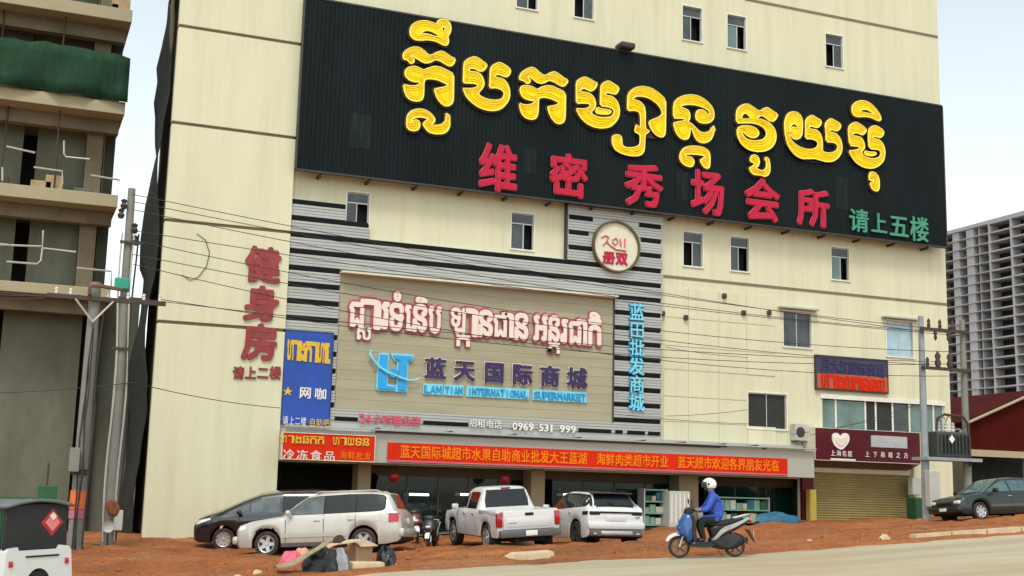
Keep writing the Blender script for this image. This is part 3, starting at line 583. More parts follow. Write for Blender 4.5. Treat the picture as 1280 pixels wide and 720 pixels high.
YEL = [
 (A,[[(98,115),(105,85),(125,65),(160,52),(200,53),(235,65),(250,72),(255,55),(275,42),(300,45),(322,60),(330,85),(328,115),(312,140),(318,165),(310,188),(290,190),(262,175),(240,165),(200,158),(160,162),(125,158),(105,140)],[(160,125),(175,110),(200,105),(230,115),(255,130),(268,145),(240,140),(205,128),(180,125)],[(278,95),(288,85),(298,92),(296,108),(285,110)]]),
 (A,[[(60,240),(75,220),(105,203),(135,198),(160,205),(185,225),(205,245),(225,245),(250,230),(280,222),(305,235),(330,255),(355,265),(348,290),(335,305),(315,305),(290,290),(265,275),(240,270),(215,285),(190,290),(165,282),(145,268),(122,255),(105,245),(108,255),(125,268),(122,285),(105,293),(95,285),(85,272),(62,268)]]),
 (A,[[(70,345),(78,325),(100,310),(130,308),(155,318),(178,330),(200,320),(235,308),(270,312),(305,328),(345,350),(345,420),(343,500),(335,520),(310,533),(285,525),(260,500),(245,470),(235,435),(260,430),(290,425),(318,412),(290,400),(260,385),(225,378),(190,378),(178,395),(178,440),(175,480),(165,498),(140,505),(110,500),(85,485),(68,450),(62,408),(90,415),(125,418),(150,410),(158,395),(125,395),(95,385),(75,365)]]),
 (A,[[(80,620),(85,585),(105,560),(140,548),(180,550),(215,570),(240,600),(238,620),(220,635),(245,640),(280,635),(300,615),(305,590),(300,575),(312,573),(322,600),(325,640),(312,670),(285,687),(240,688),(205,678),(185,655),(172,635),(180,620),(200,608),(190,598),(160,592),(130,595),(112,605),(105,620),(108,628),(118,612),(135,607),(152,617),(157,640),(145,665),(120,672),(95,665),(82,650)]]),
 (Bc,[[(75,160),(95,130),(135,105),(180,90),(225,105),(270,140),(310,170),(295,205),(270,232),(240,240),(210,225),(175,208),(145,205),(120,225),(140,238),(180,240),(220,250),(255,280),(275,330),(278,375),(255,415),(220,452),(235,480),(280,505),(330,520),(390,526),(440,520),(468,500),(480,460),(465,430),(430,410),(385,400),(330,405),(335,330),(338,240),(345,200),(375,170),(430,145),(475,165),(520,195),(545,225),(535,265),(510,292),(480,290),(440,272),(405,268),(380,280),(400,298),(440,302),(485,325),(515,365),(533,420),(535,490),(515,540),(475,590),(425,622),(360,632),(290,622),(220,595),(150,545),(95,485),(65,405),(100,408),(150,408),(195,400),(222,380),(195,360),(150,355),(105,355),(68,350),(72,280)]]),
 (Cc,[[(65,150),(85,115),(130,85),(180,68),(215,85),(250,120),(285,142),(310,140),(345,118),(385,108),(425,135),(465,165),(502,185),(490,215),(465,240),(440,238),(400,215),(365,195),(325,185),(295,205),(260,215),(220,205),(190,180),(165,160),(140,150),(145,165),(165,185),(155,210),(130,215),(110,195),(85,185),(65,180)]]),
 (Cc,[[(68,280),(75,250),(100,235),(140,232),(185,245),(225,272),(260,250),(310,235),(360,238),(410,262),(478,295),(478,400),(475,530),(460,565),(420,580),(385,565),(355,530),(330,480),(315,425),(350,418),(390,410),(425,390),(390,370),(345,350),(300,340),(255,340),(235,355),(235,440),(228,500),(210,530),(170,540),(120,525),(85,490),(68,440),(65,390),(100,405),(145,408),(185,395),(205,370),(160,365),(110,350),(80,320)]]),
 (Cc,[[(575,210),(590,185),(625,165),(660,155),(700,175),(740,200),(765,210),(755,245),(730,275),(700,285),(665,265),(635,258),(608,275),(625,290),(670,295),(710,312),(740,350),(752,400),(740,440),(708,470),(725,495),(770,515),(830,522),(885,515),(912,490),(915,460),(895,435),(850,422),(790,415),(792,330),(795,235),(825,205),(865,188),(910,215),(962,250),(950,290),(930,312),(895,305),(860,295),(825,308),(850,322),(900,330),(945,375),(965,440),(960,510),(930,560),(880,605),(800,618),(730,605),(660,570),(605,510),(572,438),(620,442),(670,440),(705,415),(690,395),(640,390),(575,395),(575,300)],[(748,465),(765,428),(800,444),(850,450),(888,458),(888,475),(865,492),(800,490),(758,482)]]),
 (D,[[(205,180),(225,145),(265,120),(320,110),(380,122),(440,160),(490,210),(490,300),(488,460),(475,488),(445,492),(410,470),(380,430),(360,380),(385,362),(425,348),(455,330),(465,310),(450,270),(420,235),(370,200),(320,185),(270,183),(240,205),(265,212),(300,225),(330,260),(338,310),(335,400),(345,435),(370,445),(350,462),(335,470),(332,560),(325,605),(295,630),(230,632),(160,615),(110,585),(90,545),(88,490),(105,475),(140,473),(160,490),(162,550),(190,568),(240,570),(280,560),(298,540),(298,470),(255,452),(268,395),(285,410),(302,420),(302,340),(290,300),(255,290),(203,293),(203,240)]]),
 (Ec,[[(68,150),(95,115),(145,90),(205,82),(265,95),(320,130),(360,175),(373,220),(370,260),(345,290),(300,298),(260,290),(235,262),(235,225),(250,200),(280,195),(305,205),(330,235),(342,232),(335,205),(300,180),(240,160),(180,155),(140,160),(118,175),(150,185),(180,200),(192,230),(190,265),(175,285),(205,300),(235,330),(265,360),(300,370),(335,360),(358,335),(370,312),(375,340),(365,390),(345,425),(305,445),(265,440),(235,415),(218,375),(205,335),(195,335),(190,380),(180,410),(150,420),(115,405),(85,365),(65,295),(100,285),(140,280),(165,270),(145,262),(110,258),(68,260)]]),
 (Ec,[[(113,560),(120,515),(150,480),(200,468),(260,470),(310,485),(340,515),(343,570),(340,625),(320,638),(295,625),(272,590),(270,570),(290,558),(310,548),(280,535),(240,530),(200,528),(165,530),(150,545),(180,545),(210,555),(225,585),(215,615),(190,625),(155,612),(128,590)]]),
 (Fc,[[(65,225),(65,130),(85,95),(120,73),(160,68),(200,90),(240,122),(265,125),(290,105),(325,97),(360,125),(407,152),(390,190),(365,212),(335,205),(300,175),(265,160),(230,188),(280,195),(335,220),(375,265),(392,320),(385,380),(350,430),(295,455),(225,458),(160,440),(105,395),(75,335),(70,285),(85,255),(120,245),(170,245),(215,260),(245,285),(250,315),(230,340),(190,345),(150,325),(115,290),(112,310),(135,345),(175,365),(230,370),(280,360),(308,335),(312,300),(290,260),(245,235),(185,222),(125,222)],[(105,190),(112,160),(130,142),(155,150),(175,175),(185,188),(145,192)]]),
 (Fc,[[(180,540),(178,510),(195,488),(220,485),(245,500),(255,540),(245,575),(225,590),(245,605),(275,615),(300,605),(312,580),(310,540),(295,515),(310,502),(330,515),(340,560),(340,620),(325,650),(295,662),(265,650),(240,648),(205,645),(180,620),(170,590),(195,580),(215,560),(205,548)]]),
 (Gc,[[(80,230),(85,160),(110,105),(150,82),(195,82),(235,105),(260,155),(262,250),(255,310),(235,345),(190,358),(155,340),(132,300),(130,335),(165,385),(225,430),(300,455),(365,455),(405,435),(418,400),(400,370),(355,352),(288,350),(292,270),(290,170),(310,140),(355,112),(400,140),(450,170),(445,210),(415,240),(380,235),(345,222),(320,240),(350,255),(400,260),(440,300),(458,360),(460,430),(458,475),(500,490),(550,492),(595,475),(615,440),(605,405),(570,385),(495,382),(495,290),(485,205),(510,170),(545,145),(590,170),(645,205),(640,245),(605,275),(570,265),(540,258),(518,275),(555,285),(600,300),(640,350),(657,420),(650,490),(615,545),(560,578),(490,580),(425,560),(380,548),(320,550),(250,550),(180,510),(120,430),(92,340)],[(138,262),(144,222),(170,197),(205,217),(222,242),(195,240),(170,230),(152,247),(142,280)]]),
 (Hc,[[(75,125),(80,90),(105,68),(145,58),(190,70),(230,105),(260,145),(272,180),(262,195),(240,190),(205,172),(160,165),(110,168),(85,155)],[(130,130),(145,118),(175,118),(205,135),(230,152),(190,145),(155,138)]]),
 (Hc,[[(52,250),(60,225),(85,208),(110,203),(145,225),(175,250),(165,275),(145,290),(115,275),(90,275),(75,290),(105,295),(140,305),(158,340),(162,375),(140,400),(150,425),(180,440),(225,447),(262,435),(270,405),(255,385),(190,380),(185,310),(188,250),(210,230),(240,225),(290,260),(285,290),(265,308),(235,298),(205,300),(225,312),(265,322),(290,360),(298,410),(288,460),(255,495),(210,512),(155,505),(105,475),(72,430),(55,392),(100,390),(138,375),(110,362),(60,360)],[(158,412),(163,393),(190,402),(238,404),(240,416),(215,427),(178,425)]]),
 (Hc,[[(190,565),(195,540),(215,533),(240,545),(257,575),(260,630),(252,660),(230,662),(208,645),(195,608),(215,600),(228,595),(210,590),(192,590)]]),
]
YLET = YB-.11
for o, loops in YEL:
    W_ = [chaikin([F(px, py, YLET) for px, py in L_(*o, l)], 1) for l in loops]
    vs, fs = poly_curve(W_, .03); b = MB(); b.add([(x, YLET-z*1.0, y) for x, y, z in vs], fs); lt = b.build('letter', M['yellow'], bb)
    R = MB()
    for l in W_: R.tube([(x, YLET-.03, z) for x, z in l]+[(l[0][0], YLET-.03, l[0][1])], .026, 5)
    R.build('rim', M['yellowrim'], lt)
    T = MB()
    for off in (.085, .165):
        l = W_[0]; n_ = len(l); ar_ = sum(l[i][0]*l[(i+1) % n_][1]-l[(i+1) % n_][0]*l[i][1] for i in range(n_)); sg_ = 1 if ar_ > 0 else -1; q = []
        for i in range(n_):
            ax_, az_ = l[i-1]; bx_, bz_ = l[(i+1) % n_]; dx, dy = bx_-ax_, bz_-az_; d_ = math.hypot(dx, dy)+1e-6; q.append((l[i][0]-sg_*dy/d_*off, l[i][1]+sg_*dx/d_*off))
        T.tube([(x, YLET-.027, z) for x, z in q]+[(q[0][0], YLET-.027, q[0][1])], .016, 4)
    T.build('neon_tube', M['gold2'], lt)
    vs, fs = poly_curve(W_[:1], .02, .08); b = MB(); b.add([(x, YLET+.055-z, y) for x, y, z in vs], fs); b.build('backing', M['halo'], lt)
YRED = YB-.12
for ch, (a, b, c, d) in zip('维密秀场会所', [(600,180,647,239),(688,193,735,246),(782,205,829,258),(865,213,906,268),(932,223,975,276),(998,236,1037,283)]):
    r = FR(a, b, c, d, YRED); cx, cz = (r[0]+r[1])/2, (r[2]+r[3])/2
    lt = letter(ch, r, YRED, .06, M['crimson'], bb, .018)
    letter(ch, r, YRED+.062, .02, M['pinkrim'], lt, .028, name='rim')
for ch, (a, b, c, d) in zip('请上五楼', [(1062,261,1086,290),(1089,266,1109,292),(1112,268,1136,297),(1138,271,1161,302)]): letter(ch, FR(a,b,c,d,YRED), YRED, .06, M['greenl'], bb, .012)
# ------------------------------------------------------------------ market sign on the beige boards
YM = YC-.10
ms = thing('market_sign', 'raised market lettering with blue logo on the beige boarded field', 'sign', (F(590,440,YM)[0], YM, zp0))
def strokes_glyph(px_rect, chars, mat1, mat2, par):
    r = FR(*px_rect, YM); lt = letter(chars, r, YM-.06, .06, mat1, par, .022, 'bbox'); letter(chars, r, YM, .03, mat2, lt, .062, 'bbox', 'rim')
def ko(x, y): return 425+x/7.11, 350+y/7.11
def ko2(x, y): return 590+x/7.11, 360+y/7.11
KH = [('ជ',ko,85,175,205,415),('ា',ko,215,185,350,430),('រ',ko,360,205,425,430),('ទ',ko,440,210,555,445),('ំ',ko,480,110,535,185),('េ',ko,575,225,635,445),('ន',ko,650,225,765,455),('ិ',ko,675,155,770,200),('ប',ko,785,245,890,470),
      ('ឡ',ko,985,255,1110,480),('ា',ko,1100,265,1215,495),('ន',ko2,62,205,175,430),('ជ',ko2,190,220,300,435),('ា',ko2,265,230,360,440),('ន',ko2,380,230,490,455),('អ',ko2,550,245,660,465),('ន',ko2,680,255,770,475),('រ',ko2,785,280,840,485),('ជ',ko2,860,280,960,495),('ា',ko2,930,290,1012,500),('ក',ko2,1035,290,1138,505),('ិ',ko2,1045,220,1130,275),
      ('ត',ko2,680,490,770,580),('ស',ko,150,425,270,530),('ក',ko,1035,495,1145,590)]
for ch, k, x0, y0, x1, y1 in KH:
    a = k(x0, y0); b = k(x1, y1); strokes_glyph((a[0], a[1], b[0], b[1]), ch, M['blush'], M['rose'], ms)
for ch, (x0, x1) in zip('蓝天国际商城', [(531,557),(568,593),(605,630),(640,665),(675,699),(709,733)]):
    ym = 460.5+(x0-531)*.068; r = FR(x0, ym-13, x1, ym+13, YM); lt = letter(ch, r, YM-.06, .06, M['navy'], ms, .03); letter(ch, r, YM, .03, M['blush'], lt, .065, name='rim')
for wd, x0, x1 in [('LAN',530,552),('TIAN',556,578),('INTERNATIONAL',584,660),('SUPERMARKET',667,732)]:
    y0 = 486+(x0-530)*.055; n_ = len(wd); w_ = (x1-x0)/n_
    a = F(x0-1.2, y0, YM); b = F(x1+1.2, y0+(x1-x0)*.055, YM)
    pl = MB(); pl.add([(a[0],YM-.01,a[1]-.19),(b[0],YM-.01,b[1]-.19),(b[0],YM-.01,b[1]+.19),(a[0],YM-.01,a[1]+.19),(a[0],YM+.03,a[1]-.19),(b[0],YM+.03,b[1]-.19),(b[0],YM+.03,b[1]+.19),(a[0],YM+.03,a[1]+.19)], [(0,1,2,3),(4,5,6,7),(0,1,5,4),(1,2,6,5),(2,3,7,6),(3,0,4,7)]); pl = pl.build('word_plate', M['skyrim'], ms)
    for i, ch in enumerate(wd):
        xm_ = x0+w_*(i+.5); hw_ = w_*(.12 if ch == 'I' else .42); r = FR(xm_-hw_, y0+(xm_-x0)*.055-4.4, xm_+hw_, y0+(xm_-x0)*.055+4.4, YM)
        letter(ch, r, YM-.05, .035, M['sky'], pl, 0 if ch == 'I' else .02, 'bbox')
# logo: joined L and T with a swoosh
def lp(x, y): return F(450+x/7.53, 420+y/7.53, YM)
def poly_part(loops, y, e, mt, par, name, off=0):
    vs, fs = poly_curve(loops, e, off); b = MB(); b.add([(x, y-z, q) for x, q, z in vs], fs); return b.build(name, mt, par)
Lp = [lp(*p) for p in [(190,175),(255,178),(245,470),(325,478),(325,505),(175,500),(165,490),(175,300)]]; Tp = [lp(*p) for p in [(310,180),(490,192),(482,225),(440,230),(428,515),(355,512),(362,225),(330,222)]]
for Q in (Lp, Tp):
    lt = poly_part([Q], YM-.05, .03, M['sky'], ms, 'logo_letter'); poly_part([Q], YM+.0, .02, M['skyrim'], lt, 'rim', .06)
sw = [lp(*p) for p in [(130,150),(95,140),(85,175),(115,230),(180,300),(250,345),(310,365),(370,395),(440,420),(510,420),(555,395)]]
MB().tube([(x, YM-.12, z) for x, z in sw], [.02,.04,.05,.05,.05,.05,.045,.045,.04,.03,.015], 7).build('logo_swoosh', M['skyrim'], ms)
x, z = lp(305,350); MB().lathe([(0,-.02),(.16,-.02),(.17,.0),(.17,.04)], (x, YM-.13, z), 'y', 18).build('logo_dot', M['sky'], ms)
# bottom strip lettering
bs = thing('strip_sign', 'thin row of pink and white characters along the bottom cladding band', 'sign', (F(590,528,YM)[0], YM, zlow))
text_row('24', 449, 522.6, 464, 523.5, .30, YC-.08, .03, M['pinksign'], bs, .03, .15, box='bbox'); text_row('小时营业店', 466, 523.6, 526, 527, .34, YC-.08, .03, M['pinksign'], bs, .022, .0)
text_row('招租电话', 586, 528.5, 627, 531, .28, YC-.08, .03, M['white'], bs, .01, .05)
text_row('0969', 640, 532.5, 667, 534, .26, YC-.08, .03, M['white'], bs, .02, .2, box='bbox'); text_row('531', 673, 534.2, 692, 535.4, .26, YC-.08, .03, M['white'], bs, .02, .2, box='bbox'); text_row('999', 699, 535.8, 720, 537, .26, YC-.08, .03, M['white'], bs, .02, .2, box='bbox')
# round sign
xc, zc_ = F(768.5, 309, YC); rr = (F(798,309,YC)[0]-F(739,309,YC)[0])/2
rs = thing('round_sign', 'round cream sign with red characters set in the striped cladding', 'sign', (xc, YC, zc_-rr))
MB().lathe([(0,-.10),(rr*.93,-.10)], (xc, YC, zc_), 'y', 40).build('disc', M['trim'], rs)
MB().lathe([(rr*.93,-.10),(rr*.93,-.20),(rr,-.20),(rr,.1)], (xc, YC, zc_), 'y', 40).build('rim', M['soffit'], rs, smooth=40)
def cp_(x, y): return F(720+x/8, 265+y/8, YC-.12)
text_row('册双', 753, 321, 785, 324, .50, YC-.11, .03, M['crimson'], rs, .03, .08)
for pts in ([(255,255),(290,235),(325,250),(310,290),(270,330)], [(300,290),(340,335),(400,375),(470,385),(500,395)], [(365,280),(400,260),(420,300),(385,330),(365,300)], [(440,270),(450,345)], [(490,265),(485,350)]):
    MB().tube([(cp_(*p)[0], YC-.125, cp_(*p)[1]) for p in pts], .028, 6).build('logo_stroke', M['pinkrim'], rs)
# vertical blue sign on the right cladding column
vsn = thing('vertical_sign', 'column of six pale blue characters on the right cladding strip', 'sign', (F(796,450,YC)[0], YC, F(796,515,YC)[1]))
for i, ch in enumerate('蓝田批发商城'):
    y = 390+i*22.6; r = FR(786.5-i*.1, y-11, 805.5-i*.1, y+11, YC-.1); lt = letter(ch, r, YC-.14, .05, M['skyrim'], vsn, .012); letter(ch, r, YC-.085, .03, M['sky'], lt, .04, name='rim')
# red characters on the tower
YT = -.35
ts_ = thing('tower_sign', 'dark red characters running down the cream tower', 'sign', (F(328,400,YT)[0], YT, F(328,480,YT)[1]))
for ch, r in zip('健身房', [(307,309,350,353),(305,358,349,401),(303,405,347,450)]): letter(ch, FR(*r, YT), YT-.07, .064, M['darkred'], ts_, .03)
for i, ch in enumerate('请上二楼'): letter(ch, FR(291+i*15.3, 458, 305+i*15.3, 474, YT), YT-.05, .044, M['darkred'], ts_, .03)
lpz = [F(*p, YT-.03) for p in [(246,292),(257,300),(262,316),(258,333),(248,346),(238,350),(228,344)]]; tag(MB().tube([(x, YT-.03, z) for x, z in lpz], .012, 5).build('cable_loop', M['cable']), 'loop of loose cable hanging on the blank cream tower', 'cable')
# blue cafe sign
YS = YC-.16
def signbox(name, label, rect, Y, dep, m_, frame_m=None, fr=.04):
    a, b, c, d = rect; t = thing(name, label, 'sign', ((a+b)/2, Y, c)); B('panel', m_, t, a, b, Y, Y+dep, c, d, .01)
    if frame_m:
        for q in ((a-fr,b+fr,d,d+fr),(a-fr,b+fr,c-fr,c),(a-fr,a,c,d),(b,b+fr,c,d)): B('frame', frame_m, t, q[0], q[1], Y-.015, Y+dep, q[2], q[3])
    return t
rB = (XP+.02, F(414,475,YS)[0], F(382,530,YS)[1], F(387,414.5,YS)[1])
bsn = signbox('cafe_sign', 'tall blue sign with yellow lettering beside the cream tower', rB, YS, .15, M['bluesign'], M['steel'], .02)
for i, ch in enumerate('ហាងកាហេ'): letter(ch, FR(359+i*7.6, 426+i*.7, 366.4+i*7.6, 449+i*.7, YS), YS-.03, .026, M['gold'], bsn, .035, 'bbox')
text_row('★', 353, 488.5, 367, 489.5, .36, YS-.003, .02, M['gold'], bsn, .0, 0); text_row('网咖', 372, 490, 410, 493, .40, YS-.003, .02, M['white'], bsn, .015, .2)
text_row('请上二楼', 353, 525, 383, 527, .30, YS-.003, .02, M['white'], bsn, .0, .1); text_row('自助吧', 386, 527.5, 412, 529, .28, YS-.003, .02, M['gold'], bsn, .0, .1)
# red sign with two rows
YR = -1.04
rR = (XP-.05, F(467,560,YR)[0], F(405,575,YR)[1], F(405,543,YR)[1])
rsn = signbox('shop_sign', 'red sign with a yellow row over a white row under the blue sign', rR, YR-.12, .11, M['redsign'], M['trim'], .025)
for i, ch in enumerate('ហាងឆកក ហាយទន'):
    if ch != ' ': letter(ch, FR(350+i*9.4, 544.2+i*.36, 357.8+i*9.4, 553.5+i*.36, YR-.12), YR-.15, .028, M['gold'], rsn, .014, 'bbox')
text_row('冷冻食品', 352, 567.5, 420, 570.5, .34, YR-.123, .02, M['blush'], rsn, .01, .15); text_row('海鲜批发', 424, 569, 464, 571, .28, YR-.123, .02, M['orange'], rsn, .0, .1)
# long red banner on the canopy
YN = -1.04
bnr = (F(484,564,YN)[0], F(984,582,YN)[0], F(734,584.5,YN)[1], F(734,563,YN)[1])
bn = signbox('banner', 'long red banner with orange characters along the shop canopy', bnr, YN-.03, .025, M['redsign'], None)
B('edge_strip', M['pinkrim'], bn, bnr[0], bnr[1], YN-.045, YN-.032, bnr[2]-.03, bnr[2]+.02)
txt = '蓝天国际城超市水果自助商业批发大王蓝湖 海鲜肉类超市开业 蓝天超市欢迎各界朋友光临'
a0, a1 = bnr[0]+.45, bnr[1]-.4; wch = (a1-a0)/len(txt); hz = (bnr[3]-bnr[2])
for i, ch in enumerate(txt):
    if ch != ' ': letter(ch, (a0+wch*i, a0+wch*(i+.94), bnr[2]+hz*.16, bnr[3]-hz*.12), YN-.05, .018, M['orange'], bn, .02)
# sign over the ribbon window
YO = -.12
osn = signbox('upper_sign', 'dark blue and orange sign above the ribbon window', FR(1021,448,1109,488,YO), YO, .11, mat('sign_blue_dark', (.035,.035,.10), .5, var=.25, scale=1.5), M['iron'], .05)
aa, ab, ac, ad = FR(1021,448,1109,488,YO); zm = ac+(ad-ac)*.48
B('lower_band', mat('sign_orange', (.42,.085,.04), .5, var=.2, scale=2), osn, aa+.01, ab-.01, YO-.012, YO-.003, ac+.02, zm)
text_row('月大江国际贸易', 1026, 455, 1106, 465, .55, YO-.003, .02, M['navy'], osn, .02, .05); text_row('ហាងលកទនញ', 1026, 475, 1106, 483, .5, YO-.016, .02, M['redsign'], osn, .03, .1, box='bbox')
# maroon clinic sign
YQ = -.85
mq = FR(1019,538,1150,577,YQ)
mqs = signbox('heart_sign', 'maroon shop sign with a pale heart above the ochre shutter', mq, YQ, .8, M['maroon'], M['trim'], .02)
m = MB(); m.add([(mq[0],YQ+.02,mq[2]-.02),(mq[1],YQ+.02,mq[2]-.02),(mq[1],-.02,mq[2]-.28),(mq[0],-.02,mq[2]-.28),(mq[0],-.02,mq[2]-.02),(mq[1],-.02,mq[2]-.02)], [(0,1,2,3),(0,3,4),(1,5,2),(0,4,5,1)]); m.build('underside', M['maroon'], mqs)
def hp(x, y): return F(1000+x/4, 430+y/4, YQ)
poly_part([chaikin([hp(*p) for p in [(200,462),(185,445),(168,445),(157,460),(160,490),(175,515),(205,532),(232,505),(245,480),(240,452),(225,445),(210,448)]],1)], YQ-.03, .025, M['white'], mqs, 'heart')
poly_part([chaikin([hp(*p) for p in [(200,475),(185,462),(172,470),(175,492),(203,515),(228,490),(230,465),(218,460)]],1)], YQ-.06, .02, M['blush'], mqs, 'heart_centre')
B('plate', M['alu'], mqs, *[hp(342,0)[0], hp(520,0)[0]], YQ-.03, YQ-.004, hp(430,518)[1], hp(430,460)[1])
B('underline', M['white'], mqs, hp(142,0)[0], hp(265,0)[0], YQ-.02, YQ-.004, hp(200,581)[1], hp(200,573)[1])
text_row('上海名医', 1037.5, 566, 1066, 567.5, .24, YQ-.003, .02, M['white'], mqs, .0, .2); text_row('上下和睦之方', 1079, 567.5, 1137, 569.5, .24, YQ-.003, .02, M['white'], mqs, .0, .45)
# air conditioner
x0, x1, z0, z1 = FR(993,530,1015,551,-.35)
ac_ = thing('air_conditioner', 'white outdoor air conditioner unit beside the maroon sign', 'air conditioner', ((x0+x1)/2, -.35, z0))
B('casing', M['freezer'], ac_, x0, x1, -.40, -.10, z0, z1, .02); MB().lathe([(0,-.01),(.20,-.01),(.22,.02)], (x0+.26, -.41, (z0+z1)/2), 'y', 20).build('fan_grille', M['iron'], ac_)
for x in (x0+.1, x1-.1): B('bracket', M['steel'], ac_, x-.02, x+.02, -.45, -.003, z0-.06, z0-.004)
#PART2
# ------------------------------------------------------------------ unfinished building at the left
YL = 3.0; lx1 = F(152,190,YL)[0]; lx0 = lx1-16
lb = thing('unfinished_building', 'unfinished concrete building with open balconies at the left edge', 'building', ((lx0+lx1)/2, YL+4, gz(-4, 3)))
zsl = [(F(75,a,YL)[1], F(75,b,YL)[1]) for a, b in ((-122,-106),(-2,14),(117,133),(236,252),(356,369))]; zsl.insert(0, (zsl[0][0]+3.7, zsl[0][1]+3.7))
for i, (z1, z0) in enumerate(zsl):
    s_ = B('slab', M['slabm'], lb, lx0, lx1, YL, YL+8, z0, z1, .02); 
    B('edge_beam', M['concrete'], lb, lx0, lx1-.1, YL+.9, YL+1.3, z0-.5, z0-.004)
def lpx(p): return F(p, 300, YL+1.6)[0]
gl_ = -1.6
tops = [z1 for z1, z0 in zsl]; bots = [z0 for z1, z0 in zsl]
for i in range(len(zsl)):
    zt_ = bots[i]-.004; zb2 = tops[i+1]+.004 if i+1 < len(zsl) else gl_
    low = i+1 == len(zsl)
    segs = [(-440,-250,1.9,'concd'),(-250,-120,1.9,'concrete'),(-75,18,1.9,'concd'),(36,98,1.95,'concd'),(98,119,1.3,'concrete'),(-120,-100,1.3,'concrete')] if not low else [(-440,-200,1.9,'concd'),(-190,-10,1.9,'concd'),(13,112,1.9,'concd')]
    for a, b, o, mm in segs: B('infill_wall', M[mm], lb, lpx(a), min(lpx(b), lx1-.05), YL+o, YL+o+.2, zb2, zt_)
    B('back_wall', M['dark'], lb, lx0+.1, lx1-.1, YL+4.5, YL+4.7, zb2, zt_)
    for p in (-330,-100,130): x = lpx(p); B('column', M['concd'], lb, x-.2, x+.2, YL+2.6, YL+3.0, zb2, zt_)
B('side_wall', M['concd'], lb, lx1-.25, lx1-.02, YL+5, YL+7.9, gl_, zsl[0][0])
def pl(px, py): x, z = F(px, py, YL+.15); return (x, YL+.15, z)
for pts in [[(8,183),(44,191)],[(80,176),(80,192),(82,196),(112,199)],[(42,209),(78,214),(78,230)],[(113,219),(150,225)],[(3,209),(3,226)],[(0,306),(52,308)],[(54,288),(53,310),(95,315)],[(8,327),(46,330),(51,326),(53,310)],[(96,335),(139,339),(139,357)],[(0,305),(10,306)]]:
    MB().tube([pl(*p) for p in pts], .035, 6).build('rail_pipe', M['pipe'], lb)
rg = random.Random(9)
for i in (1, 2, 3, 4):
    for q in range(3):
        x = lpx(rg.uniform(-60, 140)); x = min(x, lx1-.5); MB().cyl((x, YL+.5+.3*q, tops[i]), (x+rg.uniform(-.05,.05), YL+.5+.3*q, bots[i-1] if i < 9 else 0), .035, .03, 6).build('steel_prop', M['iron'], lb)
    for q in range(4): x = min(lpx(rg.uniform(-40, 138)), lx1-.7); w_ = rg.uniform(.3,.7); B('material_stack', M[rg.choice(['card','concd','iron','board'])], lb, x, x+w_, YL+.7, YL+1.2, tops[i]+.003, tops[i]+rg.uniform(.2,.7), .02)
for q in range(14): x = lx0+.4+(lx1-lx0-.6)*q/13; MB().tube([(x,YL+.1,tops[0]),(x+rg.uniform(-.06,.06),YL+.1,tops[0]+.8)], .014, 4).build('rebar', M['iron'], lb)
# green safety net over one balcony
nz_ = [F(75,y,YL-.15)[1] for y in (57,70,85,100,116)]; xs_ = np.linspace(lx0+.5, lx1+.05, 60); rng = random.Random(5)
P = [[(float(x), YL-.15-.10*math.sin(x*3.1+j)*(.3+j*.2)-.05*math.sin(x*7.3+2*j), z+.05*math.sin(x*1.1+.8)*(1 if j == 0 else .4)+(.03*math.sin(x*5.3) if j in (0, 4) else 0)) for x in xs_] for j, z in enumerate(nz_)]
o = MB().grid(P).build('safety_net', M['net'], smooth=60); md = o.modifiers.new('thick', 'SOLIDIFY'); md.thickness = .02
tag(o, 'dark green safety net draped along a balcony of the unfinished building', 'net')
# rag on the pole side
# ------------------------------------------------------------------ distant tower
TX = 290.0
def tn(px): return TX/math.tan(math.atan((px-640)/FPX)+YAW)*1.0
ztop = CZ+ (640-279)*1.0/FPX*(TX/math.sin(math.atan((1240-640)/FPX)+YAW))*math.cos(math.atan((1240-640)/FPX))
tw_ = thing('high_rise', 'grey high-rise shell with open floors far behind the shops', 'building', (TX+8, tn(1240)-CD, 2))
fh = 3.1; y_a, y_b = tn(1330)-CD, tn(1180)-CD
nfl = int((ztop-4)/fh)
for i in range(nfl):
    z = ztop-i*fh; B('floor_slab', M['towerc'], tw_, TX-.9, TX+16, y_a, y_b, z-.45, z)
B('core', M['towerd'], tw_, TX+4, TX+15.5, y_a+.5, y_b-.5, 2, ztop-.5)
for p, q, o in [(1204,1212,-.6),(1222,1231,-.7),(1236,1237.5,-.2),(1250,1251.6,-.6),(1278,1280,-.6),(1308,1310,-.6),(1186,1187.5,-.5)]:
    B('pier', M['towerc'], tw_, TX+o-.35, TX+3, tn(q)-CD, tn(p)-CD, 2, ztop-.46)
for i in range(nfl): 
    z = ztop-i*fh; B('bay_wall', M['towerd'], tw_, TX+.6, TX+.9, tn(1236)-CD, tn(1231.2)-CD, z-fh+.004, z-.46)
    B('balcony_edge', M['towerc'], tw_, TX-1.3, TX-.91, tn(1250)-CD, tn(1187.6)-CD, z-.3, z-.05)
B('parapet', M['towerc'], tw_, TX-.9, TX+16, y_a, y_b, ztop+.004, ztop+1.0)
